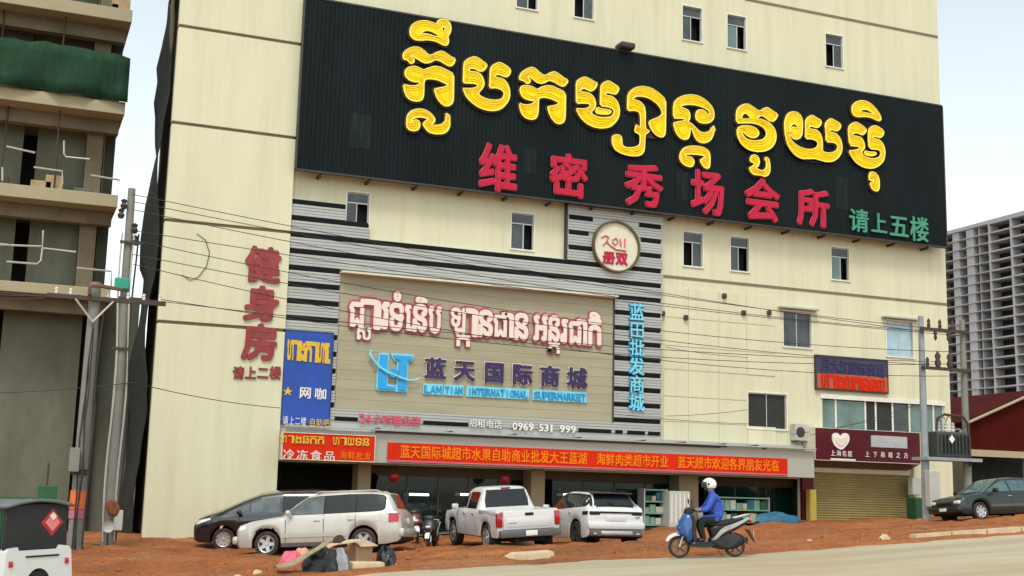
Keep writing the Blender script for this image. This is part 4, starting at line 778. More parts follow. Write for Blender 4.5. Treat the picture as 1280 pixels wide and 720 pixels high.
# ------------------------------------------------------------------ red shed at the right
YH = 4.0
def hp2(px, py): x, z = F(px, py, YH); return (x, z)
sx0 = hp2(1208,540)[0]; g2 = gz(sx0+6, YH)-.3
sh = thing('red_shed', 'low shed with a dark red sheet gable beside the dark green car', 'building', (sx0+6, YH+3, g2+.3))
A_ = hp2(1207,530); Bq = hp2(1296,490); zl = hp2(1245,563)[1]; xe = 2*Bq[0]-A_[0]
gable = [(A_[0], A_[1]), (Bq[0], Bq[1]), (xe, A_[1]), (xe, zl), (A_[0]+.15, zl)]
nrib = 26
for i in range(nrib):      # vertical sheets
    xa = A_[0]+.15+(xe-A_[0]-.15)*i/nrib; xb = A_[0]+.15+(xe-A_[0]-.15)*(i+1)/nrib-.006
    def zr(x): return A_[1]+(Bq[1]-A_[1])*(1-abs(x-Bq[0])/(Bq[0]-A_[0]))
    MB().add([(xa,YH,zl),(xb,YH,zl),(xb,YH,zr(xb)),(xa,YH,zr(xa)),(xa,YH+.05,zl),(xb,YH+.05,zl),(xb,YH+.05,zr(xb)),(xa,YH+.05,zr(xa))], [(0,1,2,3),(4,5,6,7),(0,1,5,4),(1,2,6,5),(2,3,7,6),(3,0,4,7)]).build('gable_sheet', M['redroof'], sh)
for a, b in ((A_, Bq), ((xe, A_[1]), Bq)):
    MB().add([(a[0],YH-.2,a[1]+.02),(b[0],YH-.2,b[1]+.02),(b[0],YH+9,b[1]+.02),(a[0],YH+9,a[1]+.02),(a[0],YH-.2,a[1]+.12),(b[0],YH-.2,b[1]+.12),(b[0],YH+9,b[1]+.12),(a[0],YH+9,a[1]+.12)], [(0,1,2,3),(4,5,6,7),(0,1,5,4),(1,2,6,5),(2,3,7,6),(3,0,4,7)]).build('roof', M['redroof'], sh); MB().tube([(a[0],YH-.22,a[1]+.07),(b[0],YH-.22,b[1]+.07)], .07, 6).build('verge', M['slabm'], sh)
B('fascia', M['slabm'], sh, A_[0]+.1, xe, YH-.12, YH-.004, zl-.32, zl-.01)
B('back_wall', mat('shed_inside', (.05,.065,.055), .9, var=.4, scale=.8), sh, A_[0]+.1, xe, YH+4, YH+4.1, g2, zl)
B('side_wall', M['concd'], sh, A_[0]+.1, A_[0]+.25, YH+.06, YH+4, g2, zl)
for i in range(4): x = A_[0]+.3+i*3.2; B('post', M['steel'], sh, x-.07, x+.07, YH+.1, YH+.24, g2, zl-.33)
# ------------------------------------------------------------------ utility poles
def taper_pole(t, p0, p1, r0, r1, mt): MB().cyl(p0, p1, r0, r1, 12).build('shaft', mt, t, smooth=40)
yp = 36.5-CD; xb, xt = F(96,640,yp)[0], F(104,385,yp)[0]; zg = gz(xb, yp)
p1 = thing('utility_pole', 'grey concrete utility pole with an orange sticker near the rickshaw', 'utility pole', (xb, yp, zg), group='concrete utility poles')
ztp = F(104,352,yp)[1]; taper_pole(p1, (xb,yp,zg-.2), (xb+.02,yp,ztp), .20, .15, M['pole'])
xs0, za0 = F(58,369,yp-.2); xs1, za1 = F(207,380,yp-.2); zarm = (za0+za1)/2
MB().add([], []); m = MB(); m.box(xs0, xs1, yp-.26, yp-.16, zarm-.06, zarm+.06); m.build('crossarm', M['iron'], p1)
for s in (-1, 1): MB().tube([(xb+s*.5, yp-.27, zarm-.05), (xb, yp-.22, zarm-.65)], .03, 5).build('brace', M['pipe'], p1)
for p in (70,88,112,135,160,180,200):
    x = F(p,370,yp-.2)[0]; MB().lathe([(0,.0),(.035,.0),(.05,.05),(.03,.09),(.05,.13),(.03,.18),(0,.18)], (x,yp-.21,zarm+.06), 'z', 10).build('insulator', M['ceramic'] if p != 112 else M['iron'], p1, smooth=50)
xa = F(112,364,yp-.3)[0]; MB().tube([(xa,yp-.3,zarm+.1),(xa,yp-.3,zarm+.32),(xa+.2,yp-.3,zarm+.36),(xa+.85,yp-.3,zarm+.30)], .055, 6).build('arm_bracket', mat('rust', (.16,.07,.045), .8), p1)
z0, z1 = F(96,636,yp)[1], F(96,613,yp)[1]; MB().cyl((xb,yp,z0),(xb,yp,z1),.215,.21,14).build('sticker', M['orng'], p1)
z0, z1 = F(96,648,yp)[1], F(96,637,yp)[1]; MB().cyl((xb,yp,z0),(xb,yp,z1),.214,.21,14).build('sticker', mat('sticker_pink', (.5,.14,.2), .6), p1)
for py in (592,588): z = F(96,py,yp)[1]; MB().cyl((xb,yp,z-.03),(xb,yp,z+.03),.225,.225,14).build('clamp', M['steel'], p1)
rng = random.Random(2)
for k in range(5): 
    x = xb+rng.uniform(-.24,.24); MB().tube([(x+rng.uniform(-.05,.05), yp-.2-.04*k, ztp-.9-i*.0-rng.uniform(0,1.2)-j*1.15) for j in range(6)], .02, 5).build('drop_wire', M['cable'], p1)
x = F(86,560,yp)[0]; MB().bbox(xb-.32,xb-.06,yp-.45,yp-.18,F(90,590,yp)[1],F(90,560,yp)[1],.02).build('meter_box', M['pole'], p1)
# second pole
yq = 38.6-CD; xb2, xt2 = F(138,640,yq)[0], F(163,260,yq)[0]; zg2 = gz(xb2, yq); zt2 = F(165,236,yq)[1]
p2 = thing('utility_pole', 'slim pale utility pole standing in the gap beside the cream tower', 'utility pole', (xb2, yq, zg2), group='concrete utility poles')
taper_pole(p2, (xb2,yq,zg2-.2), (xt2,yq,zt2), .20, .11, M['pole'])
for i, (dx, z) in enumerate([(-.2,F(160,256,yq)[1]),(-.26,F(160,268,yq)[1]),(.16,F(160,285,yq)[1]),(.2,F(160,300,yq)[1])]): MB().lathe([(0,0),(.07,0),(.11,.1),(.06,.18),(.1,.26),(0,.32)], (xt2+dx,yq-.1,z-.16), 'z', 10).build('insulator', M['iron'], p2, smooth=50)
for (pa, pb) in [((150,302),(178,300)),((148,372),(186,374)),((140,435),(166,432))]:
    a = F(*pa, yq-.15); b = F(*pb, yq-.15); MB().box(a[0],b[0],yq-.2,yq-.12,a[1]-.04,a[1]+.04).build('step_arm', M['steel'], p2)
for off in (-.16, .17, .24): MB().tube([(xb2+off+(xt2-xb2)*t+.05*math.sin(9*t+off*20), yq-.16, zg2+.2+(zt2-1.6-zg2)*t) for t in np.linspace(0,1,14)], .028, 5).build('conduit', M['pipe'] if off < .2 else M['cable'], p2)
# things hung on the poles
x, z = F(153,352,yq-.3); o = MB().bbox(x-.22,x+.2,yq-.32,yq-.22,z-.22,z+.12,.04).build('hanging_rag', M['teal']); tag(o, 'small teal rag hanging on the slim pale pole', 'rag')
x, z = F(135,658,yq-.6); t = thing('satellite_dish', 'small round white lamp dish low by the slim pale pole', 'dish', (x,yq-.6,z-.2)); MB().lathe([(0,0),(.08,-.01),(.15,-.04),(.17,-.06),(.15,-.03),(0,.02)], (x,yq-.6,z), 'y', 20).build('bowl', M['freezer'], t, smooth=40); MB().tube([(x,yq-.55,z),(x+.02,yq-.3,z-.1),(x+.05,yq-.22,gz(x,yq)-.05)], .025, 6).build('stand', M['steel'], t)
x, z = F(140,634,yq-.5); o = MB().prism(chaikin([(x-.2,z+.1),(x-.1,z-.22),(x+.15,z-.3),(x+.24,z-.05),(x+.1,z+.2),(x-.08,z+.22)],1), yq-.6, yq-.4, .6).build('cloth_bundle', mat('rust_cloth', (.22,.07,.03), .9, var=.4, scale=8)); tag(o, 'rust brown cloth bundle tied low on the slim pole', 'bundle')
x, z = F(147,650,yq-.5); o = MB().bbox(x-.1,x+.14,yq-.55,yq-.3,z-.3,z+.28,.03).build('meter_box', M['freezer']); tag(o, 'small white meter box beside the slim pale pole', 'meter box')
# pale alley wall behind the poles
o = B('alley_wall', M['concd'], None, lx1-.05, F(166,500,6)[0], 6.0, 6.2, ZB, F(140,372,6)[1]); tag(o, 'pale stained wall closing the narrow gap between the two buildings', 'wall')
# H-frame with transformer
yh = 38.6-CD
def hx(p, q=500): return F(p, q, yh)[0]
def hz_(y, p=1180): return F(p, y, yh)[1]
xa, xb = .5*(hx(1150,400)+hx(1158,600)), .5*(hx(1201,400)+hx(1211,600)); zg = min(gz(xa,yh), gz(xb,yh))
hf = thing('twin_utility_pole', 'twin utility pole carrying a transformer at the right end of the building', 'utility pole', ((xa+xb)/2, yh, zg))
for x, mt in ((xa, M['poleb']), (xb, M['pole'])): MB().cyl((x,yh,zg-.2),(x,yh,hz_(398)),.17,.10,12).build('pole', mt, hf, smooth=40)
for y in (414, 462): B('crossarm', M['iron'], hf, xa-.15, xb+.15, yh-.22, yh-.12, hz_(y)-.06, hz_(y)+.06)
for p, y, up in [(1160,414,1),(1174,414,1),(1190,414,1),(1168,414,-1),(1184,414,-1),(1157,462,1),(1170,462,2),(1185,462,2)]:
    z = hz_(y); k = 1.7 if up == 2 else 1; s = -1 if up < 0 else 1
    MB().lathe([(0,0),(.05*k,.0),(.075*k,s*.1*k),(.045*k,s*.17*k),(.07*k,s*.25*k),(.02,s*.36*k),(0,s*.36*k)], (hx(p),yh-.17,z+s*.06), 'z', 10).build('insulator', M['iron'], hf, smooth=50)
zp = hz_(574); B('platform', M['poleb'], hf, xa-.25, xb+.35, yh-.45, yh+.45, zp-.07, zp+.05)
tr = thing('transformer', 'dark grey transformer with cooling fins on the pole platform', 'transformer', ((xa+xb)/2, yh, zp+.05))
tx0, tx1 = hx(1164,550), hx(1203,550); tz0, tz1 = zp+.06, hz_(540)
MB().bbox(tx0,tx1,yh-.36,yh+.36,tz0,tz1,.05).build('tank', mat('transformer_grey', (.05,.055,.05), .5, var=.2), tr)
for i in range(9): x = tx0+.08+(tx1-tx0-.16)*i/8; B('cooling_fin', MATS['transformer_grey'], tr, x-.02, x+.02, yh-.5, yh-.355, tz0+.15, tz1-.12)
x, z = F(1190,549,yh-.51); MB().add([(x-.14,yh-.512,z),(x,yh-.512,z-.17),(x+.14,yh-.512,z),(x,yh-.512,z+.17),(x-.14,yh-.505,z),(x,yh-.505,z-.17),(x+.14,yh-.505,z),(x,yh-.505,z+.17)], [(0,1,2,3),(4,5,6,7),(0,1,5,4),(1,2,6,5),(2,3,7,6),(3,0,4,7)]).build('warning_plate', M['white'], tr)
for i in range(3):
    x = tx0+.35+i*.35; MB().lathe([(0,0),(.07,0),(.09,.08),(.05,.12),(.09,.2),(.05,.24),(.08,.32),(0,.4)], (x,yh,tz1), 'z', 10).build('bushing', M['ceramic'], tr, smooth=50)
    MB().tube([(x,yh,tz1+.38),(x+.1,yh-.05,tz1+.62),(x+.25,yh-.1,tz1+.5)], .02, 5).build('lead_wire', M['cable'], tr)
MB().tube([(tx0+.1,yh-.2,tz1+.05),(tx0+.15,yh-.2,tz1+.5),(tx0+.5,yh-.2,tz1+.66),(tx1-.1,yh-.2,tz1+.6),(xb-.05,yh-.2,tz1+.3),(xb-.05,yh-.25,tz0-.3)], .05, 7).build('cable_loop', M['iron'], tr)
x0, x1, z0, z1 = FR(1157,588,1170,634,yh-.25); o = MB().bbox(x0,x1,yh-.5,yh-.19,z0,z1,.03).build('switch_cabinet', M['freezer']); tag(o, 'tall white switch cabinet fixed on the blue-grey pole', 'cabinet')
x0, x1, z0, z1 = FR(1140,597,1151,619,-.5); o = MB().bbox(x0,x1,-.55,-.22,z0,z1,.03).build('wall_cabinet', M['freezer']); tag(o, 'small white wall box at the right end of the ochre shutter', 'cabinet')
x0, x1, z0, z1 = FR(1141,622,1153,650,-1.0); o = MB().bbox(x0,x1,-1.2,-.6,gz(x0,-1)-.05,z1,.04).build('waste_bin', M['greenb']); tag(o, 'dark green bin standing beside the ochre shutter', 'bin')
# ------------------------------------------------------------------ overhead cables
def wire(a, b, sag, r=.012, label='thin black overhead cable strung across the cream facade', group='overhead cables', n=18):
    a = Vector(a); b = Vector(b); o = MB().tube([a.lerp(b, t)-Vector((0,0,sag*4*t*(1-t))) for t in np.linspace(0,1,n)], r, 5).build('overhead_cable', M['cable']); tag(o, label, 'cable', group)
def W2(px, py, n): x, z = F(px, py, n-CD); return (x, n-CD, z)
ORD = ['topmost', 'second from the top', 'third from the top', 'fourth from the top', 'fifth from the top', 'sixth from the top', 'lowest but one', 'lowest', 'third from the bottom']
for k, (pa, pb, sg) in enumerate([((166,243),(1150,414),.25),((166,252),(1168,411),.35),((166,262),(1184,416),.5),((166,288),(1205,420),.3),((166,300),(1203,440),.7),((166,318),(1157,456),.45),((180,374),(1170,452),.35),((200,374),(1185,455),.6),((166,330),(1205,470),.9)]):
    wire(W2(*pa,38.4), W2(*pb,38.4), sg, label='overhead cable across the cream facade to the transformer poles, '+ORD[k])
wire(W2(-60,492,38.2), W2(166,478,38.4), .08, label='low cable crossing the grey wall of the unfinished building'); wire(W2(166,478,38.4), W2(350,510,41.7), .1, label='low cable running from the slim pole to the blue sign')
for y0, y1, w in ((360,372,'middle'),(352,375,'upper'),(366,374,'lower')): wire(W2(-80,y0,36.4), W2(100 if y0 != 366 else 70,y1-3,36.3), .1, label=w+' of the black cables leaving the left pole over the balconies', group='cables at the left pole')
for pa, pb, nn, lb_ in [((832,434),(935,447),42.6,'loose thin cable across the tiled field beside the blue characters'),((832,520),(935,512),42.5,'loose thin cable running left from the dark window'),((990,543),(1128,518),42.5,'loose thin cable across the ribbon window panes'),((772,518),(940,530),42.5,'loose thin cable from the cladding to below the dark window'),((1012,544),(1150,505),41.8,'loose thin cable from the air conditioner to the transformer poles')]: wire(W2(*pa,nn), W2(*pb,nn), .05, .010, lb_, 'loose wall cables')
for (px, py) in [(828,392),(857,397),(929,391),(961,391),(905,370),(830,556),(870,556),(905,558),(955,563)]:
    x, z = F(px, py, -.06); t = MB().bbox(x-.09,x+.09,-.16,-.03,z-.1,z+.1,.04).build('cable_clamp', M['iron'], bld)
# ------------------------------------------------------------------ cars
def lerp(a, b, t): return a+(b-a)*t
class Car:
    def __init__(s, name, label, st, axles, rw, x, y, heading, paint, glass, group='parked cars', track=None, tyre_w=.21, arch=.07, low=.22, cat='car'):
        s.st = st; s.ax = axles; s.rw = rw; s.arch = rw+arch; s.low = low; s.paint = paint; s.glass = glass
        s.t = thing(name, label, cat, group=group); s.t.matrix_world = terr_frame(x, y, heading)
        s.body(); s.tw = tyre_w; s.trk = track
    def S(s, x):
        st = s.st
        for a, b in zip(st, st[1:]):
            if b[0] <= x <= a[0]: t = (a[0]-x)/(a[0]-b[0]); return [lerp(p, q, t) for p, q in zip(a, b)]
        return st[0] if x > st[0][0] else st[-1]
    def zbot(s, x):
        z = s.S(x)[1]
        for ax in s.ax:
            d = abs(x-ax)
            if d < s.arch: z = max(z, s.rw+math.sqrt(s.arch**2-d*d)-.0)
        return z
    def ring(s, x):
        _, zb0, zsh, zr, w, wr = s.S(x); zb = min(s.zbot(x), zsh-.06); h = zsh-zb
        return [(0,zb),(w*.80,zb),(w*.965,zb+.012),(w*.99,zb+min(.10,h*.2)),(w,zb+h*.45),(w*.992,zb+h*.72),(w*.965,zsh-.035),(w*.94,zsh),(lerp(w*.94,wr,.5)+.012,lerp(zsh,zr-.07,.5)),(wr,zr-.075),(wr*.93,zr-.03),(wr*.72,zr-.008),(wr*.36,zr),(0,zr)]
    def body(s):
        xs = set(); a, b = s.st[-1][0], s.st[0][0]
        for i in range(int((b-a)/.09)+1): xs.add(round(b-i*.09, 3))
        for q in s.st: xs.add(q[0])
        for ax in s.ax:
            for k in range(17): xs.add(round(ax+s.arch*math.cos(math.pi*k/16), 3))
            xs |= {round(ax+s.arch+.004, 3), round(ax-s.arch-.004, 3)}
        xs = sorted([x for x in xs if a <= x <= b]+[a, b], reverse=True); xs = [x for i, x in enumerate(xs) if i == 0 or xs[i-1]-x > .002]
        m = MB(); P = []
        for x in xs:
            r = s.ring(x); P.append([(x, y, z) for y, z in r]+[(x, -y, z) for y, z in r[::-1]])
        m.grid(P)
        for i in (0, -1): m.add(P[i], [tuple(range(len(P[i])))])
        me = m.mesh('body', None, 38); me.materials.append(s.paint); me.materials.append(M['under'])
        mi = [1 if any(math.hypot(p.center.x-ax, p.center.z-s.rw) < s.arch+.006 for ax in s.ax) and abs(p.center.y) < s.S(p.center.x)[4]*.975 else 1 if p.normal.z < -.35 and max(me.vertices[v].co.z for v in p.vertices) < s.rw+s.arch+.03 else 0 for p in me.polygons]; me.polygons.foreach_set('material_index', mi)
        s.b = link('body', me, None, s.t)
    def sidey(s, x, z):
        r = s.ring(x)[2:10]
        for (y0, z0), (y1, z1) in zip(r, r[1:]):
            if z0 <= z <= z1: return lerp(y0, y1, (z-z0)/(z1-z0+1e-9))
        return r[-1][0] if z > r[-1][1] else r[0][0]
    def topz(s, x, y):
        r = s.ring(x)[9:]; y = abs(y)
        for (y0, z0), (y1, z1) in zip(r, r[1:]):
            if y1 <= y <= y0: return lerp(z1, z0, (y-y1)/(y0-y1+1e-9))
        return r[0][1]
    def side(s, name, mt, xs, zb, zt, sides=(1, -1), off=.006, par=None, n=14, k=5):
        out = []
        for sg in sides:
            P = []
            for i in range(n+1):
                x = lerp(xs[0], xs[-1], i/n); b = float(np.interp(-x, [-q for q in xs], zb)); t = float(np.interp(-x, [-q for q in xs], zt))
                P.append([(x, sg*(s.sidey(x, lerp(b, t, j/k))+off), lerp(b, t, j/k)) for j in range(k+1)])
            m = MB().grid(P); o = m.build(name, mt, par or s.t, smooth=40, local=True); out.append(o)
        return out
    def top(s, name, mt, x0, x1, fr=.9, off=.008, n=8, fr1=None):
        P = []
        for i in range(n+1):
            x = lerp(x0, x1, i/n); wr = s.S(x)[5]*lerp(fr, fr1 or fr, i/n)
            sl = (s.topz(x+.02, 0)-s.topz(x-.02, 0))/.04; q = math.sqrt(1+sl*sl)
            P.append([(x-off*sl/q, lerp(-wr, wr, j/10), s.topz(x, lerp(-wr, wr, j/10))+off/q) for j in range(11)])
        return MB().grid(P).build(name, mt, s.t, smooth=40, local=True)
    def bx(s, name, mt, x0, x1, y0, y1, z0, z1, b=.02, par=None): m = MB(); m.bbox(x0,x1,y0,y1,z0,z1,b); return m.build(name, mt, par or s.t, smooth=30, local=True)
    def seam(s, x, z0, z1, dx=0): s.side('door_seam', M['under'], [x+.009, x-.009], [z0, z0], [z1, z1], off=.003, n=1, k=6)
    def wheels(s, rim=None, spokes=5, rimr=.66):
        R = s.rw; tw = s.tw; prof = [(R*.62,-tw*.45),(R*.93,-tw*.5),(R*.985,-tw*.42),(R,-tw*.25),(R,tw*.25),(R*.985,tw*.42),(R*.93,tw*.5),(R*.62,tw*.45)]
        me_t = MB().lathe(prof+[prof[0]], n=30).mesh('tyre', None, 40)
        mr = MB(); mr.lathe([(R*rimr,-tw*.46),(R*rimr*.93,-tw*.46),(R*rimr*.9,-tw*.15),(R*.15,-tw*.10)], n=30); mr.mi = 1
        mr2 = MB()
        for i in range(spokes):
            a = 2*math.pi*i/spokes+.3; c, sn = math.cos(a), math.sin(a); q = []
            for rr_, ww in ((R*.08,.055*R/.33),(R*rimr*.95,.042*R/.33)):
                for sg in (-1, 1): q += [(rr_*c-sg*ww*sn, -tw*.44 if rr_ > .1 else -tw*.38, rr_*sn+sg*ww*c), (rr_*c-sg*ww*sn, -tw*.2, rr_*sn+sg*ww*c)]
            mr2.add(q, [(0,2,6,4),(1,3,7,5),(0,1,5,4),(2,3,7,6),(4,5,7,6)])
        mr2.lathe([(0,-tw*.47),(R*.12,-tw*.47),(R*.18,-tw*.36),(R*.2,-tw*.2)], n=16); mr2.lathe([(R*rimr*.9,-tw*.44),(R*rimr*1.0,-tw*.5),(R*rimr*1.04,-tw*.44)], n=30)
        me_d = mr.mesh('rim_well', None, 40); me_r = mr2.mesh('rim', None, 30)
        for ax in s.ax:
            for sg in (1, -1):
                yw = s.S(ax)[4]-tw*.5-.015 if s.trk is None else s.trk
                w = bpy.data.objects.new('wheel', None); COL.objects.link(w); w.parent = s.t; w.location = (ax, sg*yw, R); w.rotation_euler = (0, random.uniform(0, 1), 0 if sg < 0 else math.pi); w.empty_display_size = .1
                link('tyre', me_t, M['tyre'], w); link('rim_well', me_d, M['rimd'], w); link('rim', me_r, rim or M['rim'], w)
    def mirror(s, x, z, y): 
        for sg in (1, -1): s.bx('mirror', s.paint, x-.06, x+.07, *sorted((sg*(y), sg*(y+.20))), z-.02, z+.13, .04)
    def handles(s, xs, z, mt):
        for x in xs:
            for sg in (1, -1): y = s.sidey(x, z); s.bx('door_handle', mt, x-.09, x+.09, *sorted((sg*(y-.01), sg*(y+.03))), z-.018, z+.018, .012)
    def plate(s, x, z, sgn=-1, w=.17): s.bx('number_plate', M['white'], x-.01 if sgn < 0 else x, x if sgn < 0 else x+.01, -w, w, z-.08, z+.08, .004)
def pos(px, n): return xat(px, n), n-CD
# --- silver SUV
x, y = pos(409, 35.0)
c = Car('parked_car', 'dusty champagne silver SUV parked side-on in front of the rubbish', [
 (2.34,.44,.60,.66,.56,.44),(2.30,.34,.74,.80,.72,.58),(2.18,.26,.86,.91,.84,.70),(1.9,.24,.94,.985,.895,.77),(1.4,.24,1.0,1.055,.91,.78),(1.02,.24,1.035,1.10,.915,.79),(.62,.24,1.05,1.42,.915,.70),(.28,.24,1.055,1.63,.915,.655),(-.1,.24,1.06,1.70,.915,.645),(-.9,.24,1.08,1.715,.915,.645),(-1.7,.24,1.10,1.68,.91,.64),(-1.98,.25,1.11,1.63,.90,.63),(-2.12,.28,1.11,1.40,.89,.66),(-2.24,.30,1.11,1.16,.875,.70),(-2.32,.34,.98,1.02,.84,.70),(-2.36,.42,.80,.86,.80,.66)],
 (1.40,-1.315), .345, x, y, math.radians(150), M['silver'], M['cglass'])
c.side('window_surround', M['under'], [.84,.30,.0,-.9,-1.5,-1.84,-1.93], [1.10,1.10,1.10,1.115,1.125,1.14,1.21], [1.17,1.55,1.595,1.62,1.61,1.575,1.50], off=.004, n=40); c.side('side_window', M['cglassl'], [.80,.30,.0,-.19], [1.11]*4, [1.17,1.53,1.575,1.585], off=.009); c.side('side_window', M['cglass'], [-.22,-.6,-1.09], [1.115,1.12,1.125], [1.588,1.60,1.60], off=.009); c.side('side_window', M['cglass'], [-1.12,-1.5,-1.80,-1.90], [1.13,1.135,1.15,1.22], [1.60,1.59,1.56,1.50], off=.009)
c.top('windshield', M['cglass'], .98, .30, .93); c.top('rear_window', M['cglass'], -2.0, -2.22, .88)
for xx in (.86,-.21,-1.10): c.seam(xx, .36 if xx > -1 else .62, 1.08)
c.side('body_moulding', M['silver'], [.95,-.9], [.50]*2, [.60]*2, off=.02); c.side('sill_trim', M['plastic'], [.98,-.88], [.255]*2, [.36]*2, off=.006)
c.side('fuel_flap', M['silver'], [-1.62,-1.80], [.86]*2, [1.02]*2, off=.010); c.handles((-.02,-.98), .93, M['silver']); c.mirror(.74, 1.10, .90)
for sg in (1,-1): c.side('tail_light', M['tail'], [-2.02,-2.30], [.82,.84], [1.07,1.06], (sg,), .018); c.side('headlight', M['lamp'], [2.26,1.98], [.70,.76], [.80,.88], (sg,), .012)
c.bx('rear_bumper', M['silver'], -2.44, -2.26, -.86, .86, .42, .66, .06); c.bx('front_bumper', M['silver'], 2.24, 2.40, -.84, .84, .36, .58, .06); c.plate(-2.37, .86)
for sg in (1,-1): m = MB().tube([(.1,sg*.58,1.66),(.0,sg*.58,1.712),(-1.6,sg*.58,1.712),(-1.75,sg*.58,1.66)], .016, 6); m.build('roof_rail', M['silver'], c.t, local=True)
c.wheels()
# --- black minivan
x, y = pos(347, 39.3)
c = Car('parked_car', 'black minivan parked behind the silver SUV beside the cream tower', [
 (2.40,.40,.62,.68,.52,.40),(2.36,.30,.74,.80,.70,.52),(2.22,.24,.86,.93,.84,.66),(1.9,.22,.97,1.05,.89,.74),(1.5,.22,1.03,1.17,.90,.76),(.9,.22,1.06,1.43,.90,.70),(.35,.22,1.08,1.62,.90,.66),(-.3,.22,1.09,1.70,.90,.65),(-1.2,.22,1.10,1.70,.90,.65),(-1.9,.22,1.10,1.64,.89,.64),(-2.15,.26,1.10,1.45,.88,.66),(-2.35,.34,1.05,1.12,.85,.68),(-2.40,.42,.85,.9,.80,.66)],
 (1.46,-1.40), .33, x, y, math.radians(162), M['blackp'], M['cglass'])
c.side('side_window', M['cglassl'], [1.35,1.0,.72], [1.10,1.10,1.10], [1.13,1.27,1.37]); c.side('side_window', M['cglassl'], [.64,.2,-.2], [1.11]*3, [1.38,1.53,1.57]); c.side('side_window', M['cglass'], [-.28,-1.2], [1.12]*2, [1.58,1.58]); c.side('side_window', M['cglass'], [-1.28,-1.9], [1.12]*2, [1.575,1.5])
c.top('windshield', M['cglass'], 1.5, .4, .92); c.top('rear_window', M['cglass'], -1.98, -2.3, .86)
for xx in (1.0,-.24,-1.24): c.seam(xx, .36, 1.08)
c.handles((-.05,-1.05), .92, M['chrome']); c.mirror(.98, 1.10, .89)
for sg in (1,-1): c.side('headlight', M['lamp'], [2.3,1.85], [.76,.92], [.86,.99], (sg,), .012); c.side('tail_light', M['tail'], [-2.1,-2.33], [.85,.85], [1.07,1.05], (sg,), .015)
c.bx('roof_spoiler', M['blackp'], -2.1, -1.85, -.6, .6, 1.63, 1.67, .015); c.wheels(None, 9)
# --- white pickup
h = math.radians(88); rx, ry = pos(664, 32.6); x, y = rx+2.62*math.cos(h), ry+2.62*math.sin(h)
c = Car('parked_car', 'white double-cab pickup truck parked tail towards the road', [
 (2.64,.50,.70,.78,.66,.5),(2.58,.42,.90,.96,.84,.68),(2.3,.40,1.02,1.08,.90,.76),(1.5,.38,1.08,1.14,.92,.80),(1.15,.38,1.09,1.17,.925,.80),(.78,.38,1.10,1.50,.925,.70),(.5,.38,1.10,1.70,.925,.655),(.2,.38,1.10,1.765,.925,.645),(-.55,.38,1.11,1.765,.925,.645),(-.72,.38,1.11,1.72,.925,.65),(-.86,.38,1.11,1.20,.925,.70),(-.88,.38,1.11,1.02,.925,.88),(-2.50,.40,1.12,1.02,.925,.88),(-2.56,.46,1.11,1.02,.91,.86)],
 (1.62,-1.50), .375, x, y, h, M['whitep'], M['cglass'], tyre_w=.26, arch=.09)
c.side('side_window', M['cglass'], [1.02,.7,.32], [1.15]*3, [1.22,1.48,1.60]); c.side('side_window', M['cglass'], [.24,-.48,-.58], [1.155]*3, [1.62,1.63,1.58])
c.top('windshield', M['cglass'], 1.12, .5, .9)
m = MB(); m.grid([[(-.735-(1.70-z)*.25, yy*(.60 if z > 1.6 else .66), z) for yy in np.linspace(-1,1,9)] for z in (1.68,1.62,1.4,1.19)]); m.build('rear_window', M['cglass'], c.t, smooth=30, local=True)
for sg in (1,-1):
    c.bx('bed_rail', M['whitep'], -2.5, -.9, *sorted((sg*.80, sg*.915)), 1.02, 1.15, .03); c.bx('tail_light', M['tail'], -2.60, -2.44, *sorted((sg*.775, sg*.935)), .70, 1.09, .03)
c.bx('tailgate', M['whitep'], -2.63, -2.50, -.76, .76, .62, 1.15, .035); c.bx('tailgate_handle', M['under'], -2.65, -2.60, -.13, .13, 1.00, 1.08, .02); 
c.bx('tailgate_panel', M['whitep'], -2.642, -2.62, -.66, .66, .70, .95, .02)
c.bx('rear_bumper', M['plastic'], -2.78, -2.55, -.90, .90, .42, .62, .04); c.bx('number_plate', M['white'], -2.795, -2.782, -.17, .17, .46, .60, .004); c.bx('bed_liner', M['under'], -2.45, -.95, -.78, .78, 1.021, 1.03, .003)
c.bx('badge', M['chrome'], -2.645, -2.638, .38, .62, .80, .84, .003); c.bx('brake_light', M['tail'], -.80, -.74, -.14, .14, 1.70, 1.74, .01)
for xx in (1.05,.28,-.64): c.seam(xx, .50, 1.09)
c.handles((.42,-.42), 1.0, M['chrome']); c.mirror(.95, 1.14, .91)
for sg in (1,-1): c.side('fender_flare', M['whitep'], [-1.02,-1.25,-1.5,-1.75,-1.98], [.42,.78,.86,.78,.42], [.50,.86,.95,.86,.50], (sg,), .03); c.side('headlight', M['lamp'], [2.55,2.3], [.80,.82], [.95,1.0], (sg,), .012); c.bx('mud_flap', M['under'], -2.06, -2.04, *sorted((sg*.64, sg*.90)), .12, .5, .005)
c.bx('exhaust', M['under'], -2.7, -1.9, .35, .45, .30, .40, .03); c.bx('chassis', M['under'], -2.5, 2.0, -.5, .5, .28, .42, .03)
c.wheels(None, 6)
